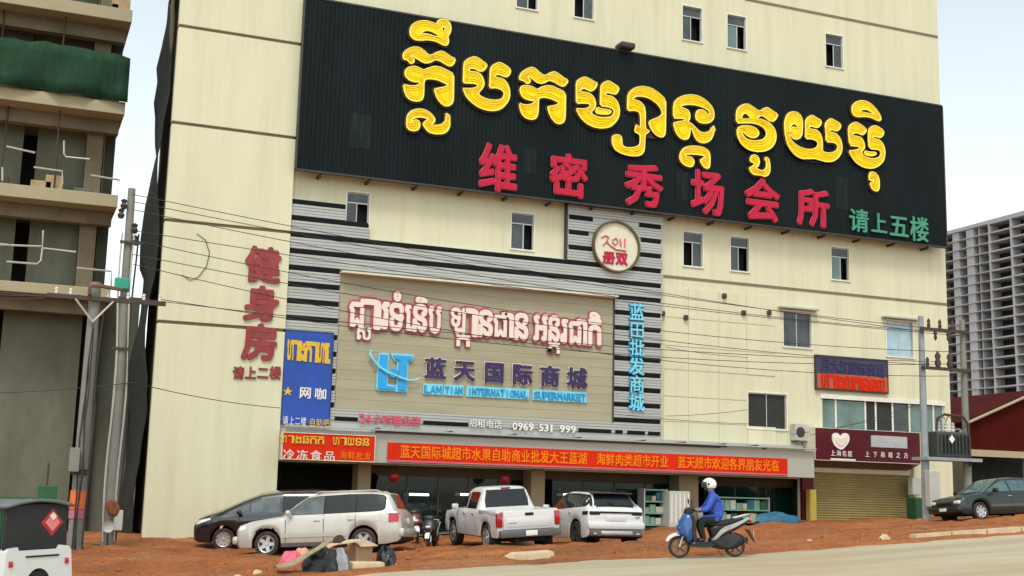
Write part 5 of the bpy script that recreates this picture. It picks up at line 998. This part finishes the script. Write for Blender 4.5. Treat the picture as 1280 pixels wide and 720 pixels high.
# --- white compact SUV with black glass
h = math.radians(88); rx, ry = pos(770, 33.2); x, y = rx+2.15*math.cos(h), ry+2.15*math.sin(h)
c = Car('parked_car', 'white compact SUV with a dark floating roof, right of the pickup', [
 (2.18,.45,.65,.72,.62,.5),(2.12,.34,.80,.88,.80,.64),(1.9,.26,.93,.99,.90,.75),(1.3,.25,1.02,1.08,.945,.80),(.95,.25,1.05,1.12,.95,.80),(.5,.25,1.07,1.42,.95,.70),(.15,.25,1.085,1.58,.95,.66),(-.3,.25,1.10,1.64,.95,.65),(-1.2,.25,1.13,1.61,.95,.64),(-1.75,.25,1.15,1.56,.94,.62),(-1.95,.27,1.15,1.38,.93,.66),(-2.08,.29,1.14,1.18,.91,.72),(-2.15,.34,1.04,1.06,.89,.74),(-2.18,.42,.85,.90,.86,.72)],
 (1.33,-1.33), .37, x, y, h, M['whitep'], M['cglass'], tyre_w=.24)
c.side('side_window', M['cglass'], [.85,.2,-.2], [1.10,1.10,1.11], [1.15,1.50,1.55]); c.side('side_window', M['cglass'], [-.2,-1.0,-1.85], [1.11,1.14,1.18], [1.55,1.54,1.45])
rb_ = mat('roof_black', (.008,.008,.009), .45, spec=.3); c.top('roof', rb_, .12, -1.74, 1.0, .006, 12); c.top('rear_pillars', rb_, -1.74, -2.09, 1.0, .004, 8); c.side('window_surround', rb_, [.92,.2,-.2,-1.0,-1.8,-2.04], [1.09,1.09,1.10,1.13,1.16,1.16], [1.10,1.52,1.57,1.56,1.50,1.24], off=.003, n=30); c.top('windshield', M['cglass'], .92, .15, .93); c.top('rear_window', M['cglass'], -1.78, -2.06, .92)
c.bx('roof_spoiler', M['blackp'], -1.98, -1.66, -.62, .62, 1.535, 1.575, .015)
for sg in (1,-1): c.side('tail_light', M['cglass'], [-1.85,-2.14], [.93,.93], [1.03,1.03], (sg,), .012); c.bx('rear_lamp', M['under'], -2.20, -2.12, *sorted((sg*.50, sg*.84)), .93, 1.03, .03)
c.bx('tailgate_strip', M['under'], -2.2, -2.12, -.50, .50, .985, 1.03, .01); c.bx('rear_bumper', M['whitep'], -2.26, -2.10, -.90, .90, .52, .74, .06); c.bx('lower_bumper', M['plastic'], -2.24, -2.05, -.84, .84, .32, .53, .05); c.bx('skid_plate', M['alu'], -2.262, -2.2, -.5, .5, .36, .48, .03)
c.bx('number_plate_recess', M['whitep'], -2.205, -2.17, -.32, .32, .76, .92, .02); c.handles((.0,-.95), 1.0, M['whitep']); c.mirror(.75, 1.1, .93)
for sg in (1,-1): c.bx('exhaust_tip', M['chrome'], -2.25, -2.2, *sorted((sg*.62, sg*.74)), .36, .42, .02)
c.seam(.8,.4,1.05); c.seam(-.25,.4,1.08); c.bx('badge', M['chrome'], -2.206, -2.195, -.75, -.60, .86, .90, .004); MB().tube([(-2.10,.0,1.20),(-2.03,.22,1.29)], .012, 5).build('rear_wiper', M['under'], c.t, local=True); c.wheels(M['rimd'], 5)
# --- dark green car at the right
x, y = pos(1243, 34.6)
c = Car('parked_car', 'dark green hatchback in front of the red shed at the right', [
 (2.15,.42,.58,.62,.52,.40),(2.10,.30,.68,.72,.70,.54),(1.92,.22,.78,.82,.80,.66),(1.4,.20,.86,.90,.84,.70),(1.0,.20,.90,.96,.845,.70),(.5,.20,.92,1.24,.845,.62),(.15,.20,.93,1.42,.845,.58),(-.4,.20,.94,1.46,.845,.57),(-1.1,.20,.95,1.43,.84,.57),(-1.6,.21,.96,1.30,.83,.57),(-1.95,.24,.97,1.05,.81,.62),(-2.1,.30,.92,.96,.76,.60),(-2.15,.40,.75,.8,.70,.56)],
 (1.32,-1.28), .31, x, y, math.radians(181), M['greenp'], M['cglassb'], group='parked cars')
c.side('side_window', M['cglassb'], [.90,.5,.2,-.05], [.965]*4, [1.0,1.17,1.31,1.34]); c.side('side_window', M['cglassb'], [-.12,-.9], [.97]*2, [1.34,1.33]); c.side('side_window', M['cglassb'], [-.97,-1.35,-1.65], [.98,.99,1.02], [1.325,1.25,1.12])
c.top('windshield', M['cglassb'], .98, .18, .92); c.top('rear_window', M['cglass'], -1.2, -1.9, .86)
for xx in (.92,-.08,-.94): c.seam(xx, .32, .94)
c.handles((-.0,-.85), .80, M['chrome']); c.mirror(.70, .95, .84); c.side('body_moulding', mat('moulding_bronze', (.10,.085,.065), .4), [.9,-.9], [.46]*2, [.54]*2, off=.015)
for sg in (1,-1): c.bx('headlight', M['lamp'], 2.02, 2.13, *sorted((sg*.42, sg*.70)), .58, .70, .03)
c.bx('front_bumper', M['greenp'], 2.02, 2.22, -.74, .74, .30, .52, .06); c.bx('grille', M['under'], 2.08, 2.15, -.38, .38, .54, .66, .02); c.bx('number_plate', M['white'], 2.222, 2.232, -.17, .17, .36, .46, .004); c.wheels(None, 7)
# ------------------------------------------------------------------ auto rickshaw
x, y = pos(-8, 23.9)
rk = thing('auto_rickshaw', 'green and white auto rickshaw with a dark canopy at the lower left corner', 'rickshaw'); rk.matrix_world = terr_frame(x, y, math.radians(128))
def R_(name, mt, *a, b=.03, par=None): m = MB(); m.bbox(*a, b); return m.build(name, mt, par or rk, smooth=30, local=True)
gk = mat('rickshaw_green', (.008,.055,.022), .5, var=.25, scale=3); blk = mat('canopy_black', (.015,.016,.016), .7, var=.3, scale=4)
ar = [(.34*math.cos(a), .22+.34*math.sin(a)) for a in np.linspace(0, math.pi, 13)]
pan = [(-.70,.36),(-.66,.84),(-.60,.90),(-.44,.92),(-.42,.86),(.42,.86),(.44,.92),(.60,.90),(.66,.84),(.70,.36),(.62,.34),(.36,.34)]+[(q*.8, z) for q, z in ar]+[(-.36,.34),(-.62,.34)]
m = MB(); n_ = len(pan); m.add([(-1.30, q, z) for q, z in pan]+[(-.60, q*.98, z) for q, z in pan], [tuple(range(n_)), tuple(range(n_, 2*n_))]+[(i, (i+1) % n_, n_+(i+1) % n_, n_+i) for i in range(n_)]); m.build('rear_body', M['whitep'], rk, local=True)
R_('vent_slot', M['under'], -1.315, -1.29, -.40, .28, .74, .77, b=.005); R_('rear_step', M['under'], -1.28, -.7, -.30, .30, .26, .52, b=.03)
R_('floor', gk, -1.1, 1.0, -.62, .62, .30, .42, b=.03)
R_('side_panel', gk, -.6, .35, .60, .66, .40, .82, b=.02); R_('side_panel', gk, -.6, .35, -.66, -.60, .40, .82, b=.02); R_('canopy_back', blk, -1.22, -1.12, -.64, .64, .86, 1.62, b=.04)
R_('side_curtain', gk, -1.1, .3, .615, .64, .84, 1.58, b=.01); R_('side_curtain', gk, -1.1, -.2, -.64, -.615, .84, 1.58, b=.01)
P = [[(xx, yy*.70, 1.60+.10*(1-yy*yy)-.06*max(0,(xx-.6))**2) for yy in np.linspace(-1,1,11)] for xx in np.linspace(-1.3,1.05,8)]; o = MB().grid(P).build('canopy_roof', mat('canopy_grey', (.13,.145,.14), .6, var=.2), rk, smooth=50, local=True); md = o.modifiers.new('t', 'SOLIDIFY'); md.thickness = .05
MB().prism([(1.0,.4),(1.45,.45),(1.5,.75),(1.2,1.0),(1.02,1.0)], -.48, .48, .85).build('front_cowl', gk, rk, smooth=40, local=True)
MB().add([(1.16,-.5,1.0),(1.16,.5,1.0),(.98,.55,1.58),(.98,-.55,1.58)], [(0,1,2,3)]).build('windshield', M['cglassl'], rk, local=True)
for sg in (1,-1):
    MB().tube([(1.05,sg*.58,.42),(1.12,sg*.58,1.0),(.95,sg*.6,1.6)], .025, 6).build('pillar', M['under'], rk, local=True); R_('tail_light', M['tail'], -1.32, -1.29, *sorted((sg*.53, sg*.61)), .60, .70, b=.01)
yd, zd = -.30, 1.30; dm = MB(); 
for k, (mt_, s_) in enumerate(((M['tail'], .23), (mat('diamond_pink', (.75,.20,.22), .3), .15), (M['blush'], .07))):
    zz_ = zd+(.0 if k < 2 else .10); MB().add([(-1.225-.012*k, yd-s_, zz_), (-1.225-.012*k, yd, zz_-s_), (-1.225-.012*k, yd+s_, zz_), (-1.225-.012*k, yd, zz_+s_), (-1.218, yd-s_, zz_), (-1.218, yd, zz_-s_), (-1.218, yd+s_, zz_), (-1.218, yd, zz_+s_)], [(0,1,2,3),(4,5,6,7),(0,1,5,4),(1,2,6,5),(2,3,7,6),(3,0,4,7)]).build('diamond_reflector', mt_, rk, local=True)
def moto_wheel(parent, x, y, R, tw, rimm, spokes=5, name='wheel'):
    w = bpy.data.objects.new(name, None); COL.objects.link(w); w.parent = parent; w.location = (x, y, R); w.empty_display_size = .1
    pr = [(R*.74,-tw*.4),(R*.88,-tw*.5),(R*.97,-tw*.35),(R,0),(R*.97,tw*.35),(R*.88,tw*.5),(R*.74,tw*.4),(R*.74,-tw*.4)]
    MB().lathe(pr, n=28).build('tyre', M['tyre'], w, smooth=40, local=True)
    m = MB(); m.lathe([(R*.66,-tw*.38),(R*.76,-tw*.42),(R*.76,tw*.42),(R*.66,tw*.38),(R*.66,-tw*.38)], n=28); m.cyl((0,-tw*.6,0),(0,tw*.6,0),R*.16,None,12)
    for i in range(spokes): a = 2*math.pi*i/spokes+.2; m.cyl((R*.1*math.cos(a),0,R*.1*math.sin(a)),(R*.7*math.cos(a),0,R*.7*math.sin(a)),.026,.018,6)
    m.build('rim', rimm, w, smooth=35, local=True); return w
for yy in (.55,-.55): moto_wheel(rk, -.85, yy, .24, .12, M['rimd'], 6)
moto_wheel(rk, 1.15, 0, .24, .12, M['rimd'], 6)
# green hoarding behind it
hx0, hx1, hz0, hz1 = FR(-140,620,47,640,33-CD)
hg = thing('hoarding', 'dark green hoarding boards behind the rickshaw', 'fence', ((hx0+hx1)/2, 33-CD, gz(hx1, 33-CD)))
for i in range(6): xa = hx0+(hx1-hx0)*i/6; B('board', M['greenb'], hg, xa+.01, hx0+(hx1-hx0)*(i+1)/6-.01, -10.0, -9.93, gz(xa,-10)-.1, hz1)
a, b, c_, d_ = FR(47,607,71,632,33-CD); B('end_box', M['greenb'], hg, a, b, -10.05, -9.7, gz(a,-10)-.1, d_, .02); MB().tube([(lerp(a,b,.45),-9.9,d_-.02),(lerp(a,b,.45),-9.9,d_+.55)], .025, 6).build('rod', M['iron'], hg)
# ------------------------------------------------------------------ scooters
def scooter(label, x, y, heading, body, stripe, side, group=None):
    s = thing('scooter', label, 'scooter', group=group); s.matrix_world = terr_frame(x, y, heading) @ Matrix.Scale(.90, 4)
    def sl(name, mt, poly, hw, shr=.75, par=None, ch=1): return MB().prism(chaikin(poly, ch) if ch else poly, -hw, hw, shr).build(name, mt, par or s, smooth=45, local=True)
    moto_wheel(s, .62, 0, .245, .085, mat('rim_bronze', (.13,.10,.08), .5, metal=.4), 5, 'front_wheel'); moto_wheel(s, -.62, 0, .235, .10, MATS['rim_bronze'], 5, 'rear_wheel')
    for sg in (1,-1): MB().tube([(.62,sg*.075,.245),(.52,sg*.075,.52),(.44,sg*.05,.75)], .025, 7).build('fork', M['alu'], s, local=True)
    sl('front_fender', M['helmet'], [(.93,.38),(.86,.50),(.70,.57),(.50,.56),(.40,.46),(.45,.43),(.56,.50),(.70,.50),(.82,.45),(.88,.37)], .075, .92)
    f = sl('front_fairing', body, [(.62,.50),(.70,.66),(.58,.86),(.46,1.02),(.32,1.02),(.26,.86),(.30,.60),(.28,.34),(.42,.32),(.48,.44)], .22, .66); sl('leg_shield', M['scootk'], [(.34,.96),(.24,.90),(.24,.60),(.22,.34),(.32,.32),(.34,.60)], .235, .85)
    for sg in (1,-1): MB().tube([(.66,sg*.105,.60),(.62,sg*.15,.72),(.52,sg*.165,.86),(.44,sg*.15,.96)], .014, 6).build('stripe', stripe, f, local=True); MB().tube([(.46,sg*.185,.57),(.30,sg*.20,.56),(.26,sg*.20,.45),(.30,sg*.19,.32)], .012, 6).build('stripe', stripe, f, local=True)
    MB().bbox(.58,.66,-.09,.09,.66,.78,.03).build('headlight', M['lamp'], f, local=True)
    sl('handlebar_cover', M['scootk'], [(.50,.98),(.46,1.10),(.34,1.13),(.24,1.08),(.28,.99),(.40,.95)], .16, .6)
    MB().tube([(.22,.36,1.03),(.29,.22,1.07),(.34,0,1.07),(.29,-.22,1.07),(.22,-.36,1.03)], .017, 8).build('handlebar', M['scootk'], s, local=True)
    for sg in (1,-1):
        MB().tube([(.20,sg*.26,1.04),(.15,sg*.385,1.025)], .024, 8).build('grip', M['scootk'], s, local=True); MB().tube([(.28,sg*.25,1.06),(.33,sg*.30,1.18),(.34,sg*.32,1.22)], .010, 5).build('mirror_stem', M['scootk'], s, local=True)
        MB().bbox(.325,.35,*sorted((sg*.27,sg*.41)),1.20,1.30,.03).build('mirror', M['scootk'], s, local=True)
    sl('floorboard', M['scootk'], [(.40,.30),(.40,.38),(.10,.36),(-.12,.36),(-.20,.26),(.0,.22),(.34,.24)], .20, .9)
    sl('engine_cover', M['scootk'], [(-.02,.24),(-.04,.44),(-.28,.58),(-.64,.56),(-.86,.42),(-.76,.22),(-.40,.15)], .145, .8); sl('rear_fender', M['scootk'], [(-.38,.48),(-.62,.56),(-.84,.46),(-.93,.30),(-.88,.28),(-.80,.42),(-.62,.50),(-.44,.44)], .075, .95)
    sl('rear_body', M['scootk'], [(-.10,.36),(-.04,.58),(.0,.70),(-.40,.74),(-.84,.84),(-.98,.86),(-.92,.74),(-.60,.56),(-.34,.42)], .16, .7)
    for sg in (1,-1): MB().prism(chaikin([(-.08,.40),(-.14,.42),(-.34,.66),(-.62,.75),(-.96,.88),(-.98,.84),(-.64,.66),(-.38,.56),(-.18,.38)],1), *sorted((sg*.13, sg*.178)), .95).build('side_panel', side, s, smooth=40, local=True)
    sl('seat', mat('seat_black', (.014,.014,.015), .6), [(.02,.70),(.0,.78),(-.24,.79),(-.40,.83),(-.80,.88),(-.86,.84),(-.60,.76),(-.30,.70)], .15, .8)
    MB().tube([(-.62,.12,.86),(-.92,.12,.93),(-.98,.0,.94),(-.92,-.12,.93),(-.62,-.12,.86)], .018, 7).build('grab_rail', M['alu'], s, local=True)
    MB().bbox(-1.02,-.95,-.10,.10,.74,.82,.02).build('tail_light', M['tail'], s, local=True); MB().prism([(-.86,.62),(-.96,.60),(-1.06,.36),(-1.10,.30),(-1.04,.34),(-.92,.54)], -.08, .08).build('mudguard', M['scootk'], s, local=True)
    MB().bbox(-1.055,-1.045,-.09,.09,.44,.56,.004).build('number_plate', M['white'], s, local=True)
    MB().tube([(-.15,-.16,.24),(-.4,-.18,.22),(-.7,-.19,.30),(-.95,-.19,.38)], [.02,.03,.055,.05], 9).build('exhaust', M['rimd'], s, local=True)
    MB().tube([(-.62,.10,.24),(-.56,.13,.62)], .026, 7).build('shock_absorber', M['tail'], s, local=True); MB().tube([(-.20,.14,.22),(-.30,.20,.05),(-.34,.22,.03)], .012, 5).build('side_stand', M['steel'], s, local=True)
    return s
sxx, syy = pos(884, 22.6); HB = math.radians(156)
sc1 = scooter('blue and white scooter ridden along the road', sxx, syy, HB, M['scoot'], M['scootl'], mat('panel_silver', (.34,.35,.36), .4, metal=.3))
px_, py_ = pos(541, 36.8); scooter('dark scooter parked nose-out between the silver SUV and the pickup', px_, py_, math.radians(-118), M['scootk'], M['alu'], M['alu'])
px_, py_ = pos(520, 38.6); scooter('dark red scooter parked behind the rear of the silver SUV', px_, py_, math.radians(-100), mat('scooter_red', (.10,.006,.008), .3, coat=.6), M['tail'], M['scootk'])
# ------------------------------------------------------------------ rider (built in the scooter's frame)
rider = thing('person', 'scooter rider in a blue jacket, black trousers and a white helmet', 'person'); rider.matrix_world = sc1.matrix_world.copy()
V_ = [(-.30,0,.86),(-.28,0,1.00),(-.24,0,1.16),(-.20,0,1.30),(-.17,0,1.38),(-.15,0,1.45),(-.13,0,1.54),(-.12,0,1.62)]
Rr = [(.18,.18),(.19,.175),(.20,.18),(.185,.15),(.10,.095),(.07,.07),(.085,.078),(.07,.07)]
E_ = [(i, i+1) for i in range(7)]
def limb(pts, rad, root):
    k = root
    for p, r in zip(pts, rad): V_.append(p); Rr.append((r, r)); E_.append((k, len(V_)-1)); k = len(V_)-1
for sg in (1,-1):
    limb([(-.18,sg*.17,1.33),(-.07,sg*.24,1.17),(.00,sg*.29,1.07),(.09,sg*.30,1.06),(.165,sg*.305,1.06),(.20,sg*.31,1.045)], [.092,.080,.070,.056,.036,.033], 3)
    limb([(-.24,sg*.10,.85),(-.02,sg*.16,.84),(.13,sg*.17,.83),(.14,sg*.16,.70),(.10,sg*.15,.54),(.07,sg*.145,.42),(.08,sg*.145,.395),(.17,sg*.15,.39),(.22,sg*.155,.385)], [.12,.105,.088,.078,.066,.05,.045,.045,.032], 0)
me = bpy.data.meshes.new('body'); me.from_pydata(V_, E_, []); ob = bpy.data.objects.new('tmp', me); COL.objects.link(ob)
bpy.context.view_layer.objects.active = ob; md = ob.modifiers.new('skin', 'SKIN'); md.use_smooth_shade = True; sd_ = ob.modifiers.new('s', 'SUBSURF'); sd_.levels = 2; sd_.render_levels = 2
if not me.skin_vertices: bpy.ops.object.select_all(action='DESELECT'); 
for i, sv in enumerate(me.skin_vertices[0].data): sv.radius = Rr[i]; sv.use_root = (i == 0)
bme = bpy.data.meshes.new_from_object(ob.evaluated_get(bpy.context.evaluated_depsgraph_get())); bpy.data.objects.remove(ob)
for mt_ in (M['jacket'], M['trousers'], M['skin'], M['scootk']): bme.materials.append(mt_)
for p in bme.polygons:
    c_ = p.center; p.use_smooth = True
    p.material_index = 2 if (c_.z > 1.475 or (c_.x > .135 and c_.z > .95)) else 3 if c_.z < .435 else 1 if (c_.z < .905 and not (c_.x < -.2 and c_.z > .82)) else 0
body = link('body', bme, None, rider)
for sg in (1,-1):          # fingers closed round the grips
    for k in range(4):
        yk = sg*(.285+.021*k); MB().tube([(.20,yk,1.062),(.225,yk,1.045),(.215,yk,1.018),(.185,yk,1.010)], [.011,.0105,.010,.008], 6).build('finger', M['skin'], rider, smooth=60, local=True)
    MB().tube([(.185,sg*.275,1.05),(.175,sg*.262,1.02),(.19,sg*.26,1.0)], [.013,.012,.009], 6).build('thumb', M['skin'], rider, smooth=60, local=True)
hc = (-.115,0,1.60); hm = MB(); n1, n2 = 14, 24; P = []
for i in range(n1+1):
    th = math.pi*.70*i/n1; row = []
    for j in range(n2+1):
        ph = 2*math.pi*j/n2; cx_ = math.cos(ph); lim = 1.0 if cx_ < .35 else max(.0, 1-(cx_-.35)*.75); t2 = min(th, math.pi*.70*lim if cx_ > .35 else th)
        row.append((hc[0]+.165*math.sin(t2)*cx_, hc[1]+.14*math.sin(t2)*math.sin(ph), hc[2]+.02+.15*math.cos(t2)))
    P.append(row)
hel = hm.grid(P).build('helmet', M['helmet'], rider, smooth=60, local=True); md = hel.modifiers.new('t', 'SOLIDIFY'); md.thickness = .012
P = [[(hc[0]+.172*math.cos(a)*math.cos(b), hc[1]+.145*math.sin(a)*math.cos(b), hc[2]+.02+.16*math.sin(b)) for a in np.linspace(-1.15,1.15,13)] for b in np.linspace(.42,-.42,7)]
MB().grid(P).build('visor', M['visor'], hel, smooth=60, local=True); 
for sg in (1,-1): MB().cyl((hc[0]+.03,sg*.138,hc[2]+.03),(hc[0]+.03,sg*.152,hc[2]+.03),.028,.022,12).build('visor_pivot', M['scootk'], hel, local=True)
MB().tube([(hc[0]+.085,0,hc[2]-.02),(hc[0]+.105,0,hc[2]-.05),(hc[0]+.085,0,hc[2]-.09)], [.012,.018,.010], 7).build('nose', M['skin'], rider, smooth=60, local=True)
# satchel on the front of the rider
MB().bbox(.06,.19,-.10,.12,.84,1.02,.04).build('carried_bag', M['bagg'], sc1, smooth=40, local=True)
# ------------------------------------------------------------------ rubbish by the road
def gpt(px, n): x = xat(px, n); return x, n-CD, gz(x, n-CD)
def item(name, label, cat, mt, px, n, build, rz=0):
    x, y, z = gpt(px, n); m = MB(); build(m); o = m.build(name, mt, None, smooth=35); o.location = (x, y, z); o.rotation_euler = (0, 0, rz); tag(o, label, cat); return o
def lump(w, d, h, seed, nn=9):
    def f(m):
        r = random.Random(seed); P = []
        for i in range(nn+1):
            b = math.pi/2*i/nn; P.append([(w*math.cos(b)**.85*math.cos(a)*(1+.16*math.sin(3*a+seed)+.1*math.sin(7*a+i*1.3)+.07*r.uniform(-1,1)*0), d*math.cos(b)**.85*math.sin(a)*(1+.14*math.cos(4*a+seed)+.08*math.sin(9*a-i)), -.06+(h+.06)*math.sin(b)*(1+.2*math.sin(5*a+seed)*math.cos(b)+.12*math.sin(3*a+2*seed+4*b))) for a in np.linspace(0, 2*math.pi, 25)])
        m.grid(P)
    return f
def sheet(w, d, th, curl, tilt, seed, zoff=0):
    def f(m):
        P = [[(w*(u-.5), d*(v-.5), zoff+th+tilt*(u)+curl*((u-.5)**2*2+.3*math.sin(5*v+seed)*(u-.5))+.02*math.sin(9*u+7*v+seed)) for v in np.linspace(0,1,7)] for u in np.linspace(0,1,11)]
        Q = [[(x, y, z-th) for x, y, z in r] for r in P]; m.grid(P); m.grid(Q)
        for i in range(10): m.add([P[i][0],P[i+1][0],Q[i+1][0],Q[i][0]], [(0,1,2,3)]); m.add([P[i][-1],P[i+1][-1],Q[i+1][-1],Q[i][-1]], [(0,1,2,3)])
        for j in range(6): m.add([P[0][j],P[0][j+1],Q[0][j+1],Q[0][j]], [(0,1,2,3)]); m.add([P[-1][j],P[-1][j+1],Q[-1][j+1],Q[-1][j]], [(0,1,2,3)])
    return f
item('plastic_bag', 'crumpled bright pink bag at the left end of the rubbish', 'bag', M['pink'], 368, 26.0, lump(.27,.22,.30,1))
item('cloth_scrap', 'pale peach rag behind the pink bag', 'rag', mat('peach', (.62,.33,.24), .9, var=.2, scale=6), 381, 26.5, lump(.22,.2,.42,7))
item('cardboard_sheet', 'long khaki sheet leaning on the rubbish, left of the black bag', 'cardboard', mat('khaki', (.30,.25,.14), .9, var=.3, scale=5), 380, 24.7, sheet(1.0,.35,.02,.15,.48,2), .1)
item('rubbish_bag', 'full black rubbish bag in the middle of the heap', 'bag', M['bagk'], 406, 25.1, lump(.40,.34,.42,3))
item('cloth_scrap', 'grey cloth slumped over the right side of the black bag', 'rag', M['bagg'], 427, 25.0, lump(.22,.22,.40,5))
item('cardboard_sheet', 'curled pale cardboard lying across the top of the heap', 'cardboard', M['board'], 420, 25.6, sheet(.95,.42,.02,-.10,.26,4,.36), .15)
item('cloth_scrap', 'dark brown rag on top of the heap beside the cardboard box', 'rag', mat('brown_rag', (.05,.03,.02), .9), 426, 25.7, lump(.15,.13,.16,6)).location.z += .50
def cbox(m): m.bbox(-.21,.21,-.16,.16,0,.50,.015); m.add([(-.21,-.16,.5),(.21,-.16,.5),(.24,-.32,.44),(-.2,-.30,.42)], [(0,1,2,3)]); m.add([(.21,-.16,.5),(.21,.16,.5),(.34,.14,.4),(.34,-.14,.4)], [(0,1,2,3)])
item('cardboard_box', 'open brown cardboard box standing at the right of the heap', 'box', M['card'], 452, 25.9, cbox, .35)
def pal(m):
    m.bbox(-.34,.34,-.28,.28,0,.09,.01)
o = item('foam_block', 'flat pale wooden block lying at the right end of the rubbish', 'board', M['board'], 461, 25.2, lambda m: m.bbox(-.33,.33,-.25,.25,-.02,.20,.03), -.1)
item('tarp_heap', 'black crumpled tarp at the far right of the heap by the rear wheel', 'tarp', M['bagk'], 484, 26.0, lump(.20,.3,.36,9))
item('pale_plank', 'pale slab lying at the road edge behind the pickup', 'slab', M['board'], 660, 25.3, lambda m: m.add([(-.62,-.20,.0),(.58,-.16,.0),(.60,.22,.0),(-.30,.2,.0),(-.60,-.18,.08),(.56,-.14,.17),(.58,.2,.20),(-.30,.18,.14)], [(0,3,2,1),(4,5,6,7),(0,1,5,4),(1,2,6,5),(2,3,7,6),(3,0,4,7)]), .0)
rng = random.Random(11)
for i, (px, n, s_) in enumerate([(301,24.6,.10),(326,24.9,.09),(1012,25.6,.10),(1105,24.4,.15)]):
    item('stone', ['pale stone at the left end of the road edge, farther from the rubbish', 'pale stone on the dirt just left of the rubbish', 'small pale stone on the dirt right of the scooter', 'larger pale stone just left of the kerb'][i], 'stone', M['board'], px, n, lump(s_, s_*.8, s_*.7, i+2, 5))['group'] = 'stones on the dirt'
# kerb along the road at the right
kx = [xat(1135, 24.0)+i*1.05 for i in range(9)]
kb = thing('kerb', 'pale concrete kerb along the road edge at the right', 'kerb', (kx[0], 24.0-CD, gz(kx[0], 24-CD)))
for i in range(8):
    x0, x1 = kx[i]+.02, kx[i+1]-.02; z = (gz(x0,24-CD)+gz(x1,24-CD))/2; za, zb2 = gz(x0,24-CD), gz(x1,24-CD)
    MB().add([(x0,23.75-CD,za-.1),(x1,23.75-CD,zb2-.1),(x1,24.0-CD,zb2-.1),(x0,24.0-CD,za-.1),(x0,23.77-CD,za+.13),(x1,23.77-CD,zb2+.13),(x1,24.0-CD,zb2+.13),(x0,24.0-CD,za+.13)], [(0,3,2,1),(4,5,6,7),(0,1,5,4),(1,2,6,5),(2,3,7,6),(3,0,4,7)]).build('kerb_stone', M['board'], kb)
# ------------------------------------------------------------------ shop goods
def goods(name, label, cat, mt, rect, y0, y1, base=True, group=None, b=.03):
    a, b_, c, d = FR(*rect, y0); c = min(c, gz((a+b_)/2, y0)) if base else c; o = MB().bbox(a, b_, y0, y1, c, d, b).build(name, mt); return tag(o, label, cat, group)
t = thing('display_freezer', 'tall white display freezer in front of the shop left of the rider', 'freezer', (F(848,640,-1.2)[0], -1.2, gz(25,-1.2)))
a, b, c_, d_ = FR(837,614,863,660,-.9); c_ = gz(a,-1.2)-.05; B('cabinet', M['freezer'], t, a, b, -.9, -.15, c_, d_, .03)
for i in range(5): x = lerp(a, b, (i+.5)/5); B('door_rib', M['white'], t, x-.02, x+.02, -.92, -.895, c_+.2, d_-.1)
def rack(label, rect, Y, mt, nsh, seed):
    a, b, c, d = FR(*rect, Y); c = gz((a+b)/2, Y)-.02; t = thing('display_rack', label, 'shelf', ((a+b)/2, Y, c), group='display racks in front of the shop'); r = random.Random(seed)
    for x in (a, b): B('upright', M['alu'], t, x-.025, x+.025, Y+.02, Y+.55, c, d)
    for i in range(nsh):
        z = c+.15+(d-c-.17)*i/(nsh-1); B('shelf', mt, t, a, b, Y, Y+.6, z-.05, z)
        if i < nsh-1:
            x = a+.06
            while x < b-.3: w = r.uniform(.16,.34); h_ = r.uniform(.5,.85)*(d-c-.17)/(nsh-1); B('carton', M[r.choice(['shelfg','freezer','greenb','shelfg','board','bluet'])], t, x, x+w, Y+.08, Y+.5, z+.003, z+h_-.03, .01); x += w+.03
rack('pale green display rack of cartons beside the white compact SUV', (806,611,834,657), -.45, M['shelfg'], 4, 1)
rack('low pale green rack of cartons behind the rider', (898,621,962,658), -.45, M['shelfg'], 3, 2)
for p_, lab, sd in (((484,606,540,650), 'dark goods rack inside the shop behind the parked scooters', 5), ((572,606,640,650), 'dark goods rack inside the shop behind the pickup cab', 6), ((700,606,780,650), 'dark goods rack inside the shop behind the compact SUV', 7)): rack(lab, p_, 2.0, M['greenb'], 4, sd)
item('tarp_sheet', 'blue tarp heap on the dirt left of the ochre shutter', 'tarp', M['bluet'], 972, 42.0, lump(.95,.40,.36,4))
for (p, py, lab) in [(493,596,'red paper lantern hanging above the parked scooters'),(631,599,'red paper lantern hanging above the pickup cab')]:
    x, z = F(p, py, -.4); t = thing('paper_lantern', lab, 'lantern', (x,-.4,z-.3), group='red lanterns'); MB().lathe([(.05,-.17),(.14,-.14),(.2,-.05),(.21,.03),(.18,.10),(.1,.16),(.05,.17)], (x,-.4,z), 'z', 16).build('shade', M['lantern'], t, smooth=50); MB().tube([(x,-.4,z+.16),(x,-.4,zc0)], .012, 5).build('cord', M['cable'], t); MB().tube([(x,-.4,z-.16),(x,-.4,z-.4)], [.03,.015], 6).build('tassel', M['lantern'], t)
x0, x1, z0, z1 = FR(1011,612,1019,648,-.4); o = MB().bbox(x0,x1,-.5,-.2,gz(x0,-.4),z1,.02).build('yellow_stand', mat('stand_yellow', (.45,.33,.06), .6)); tag(o, 'narrow yellow stand at the left end of the ochre shutter', 'stand')
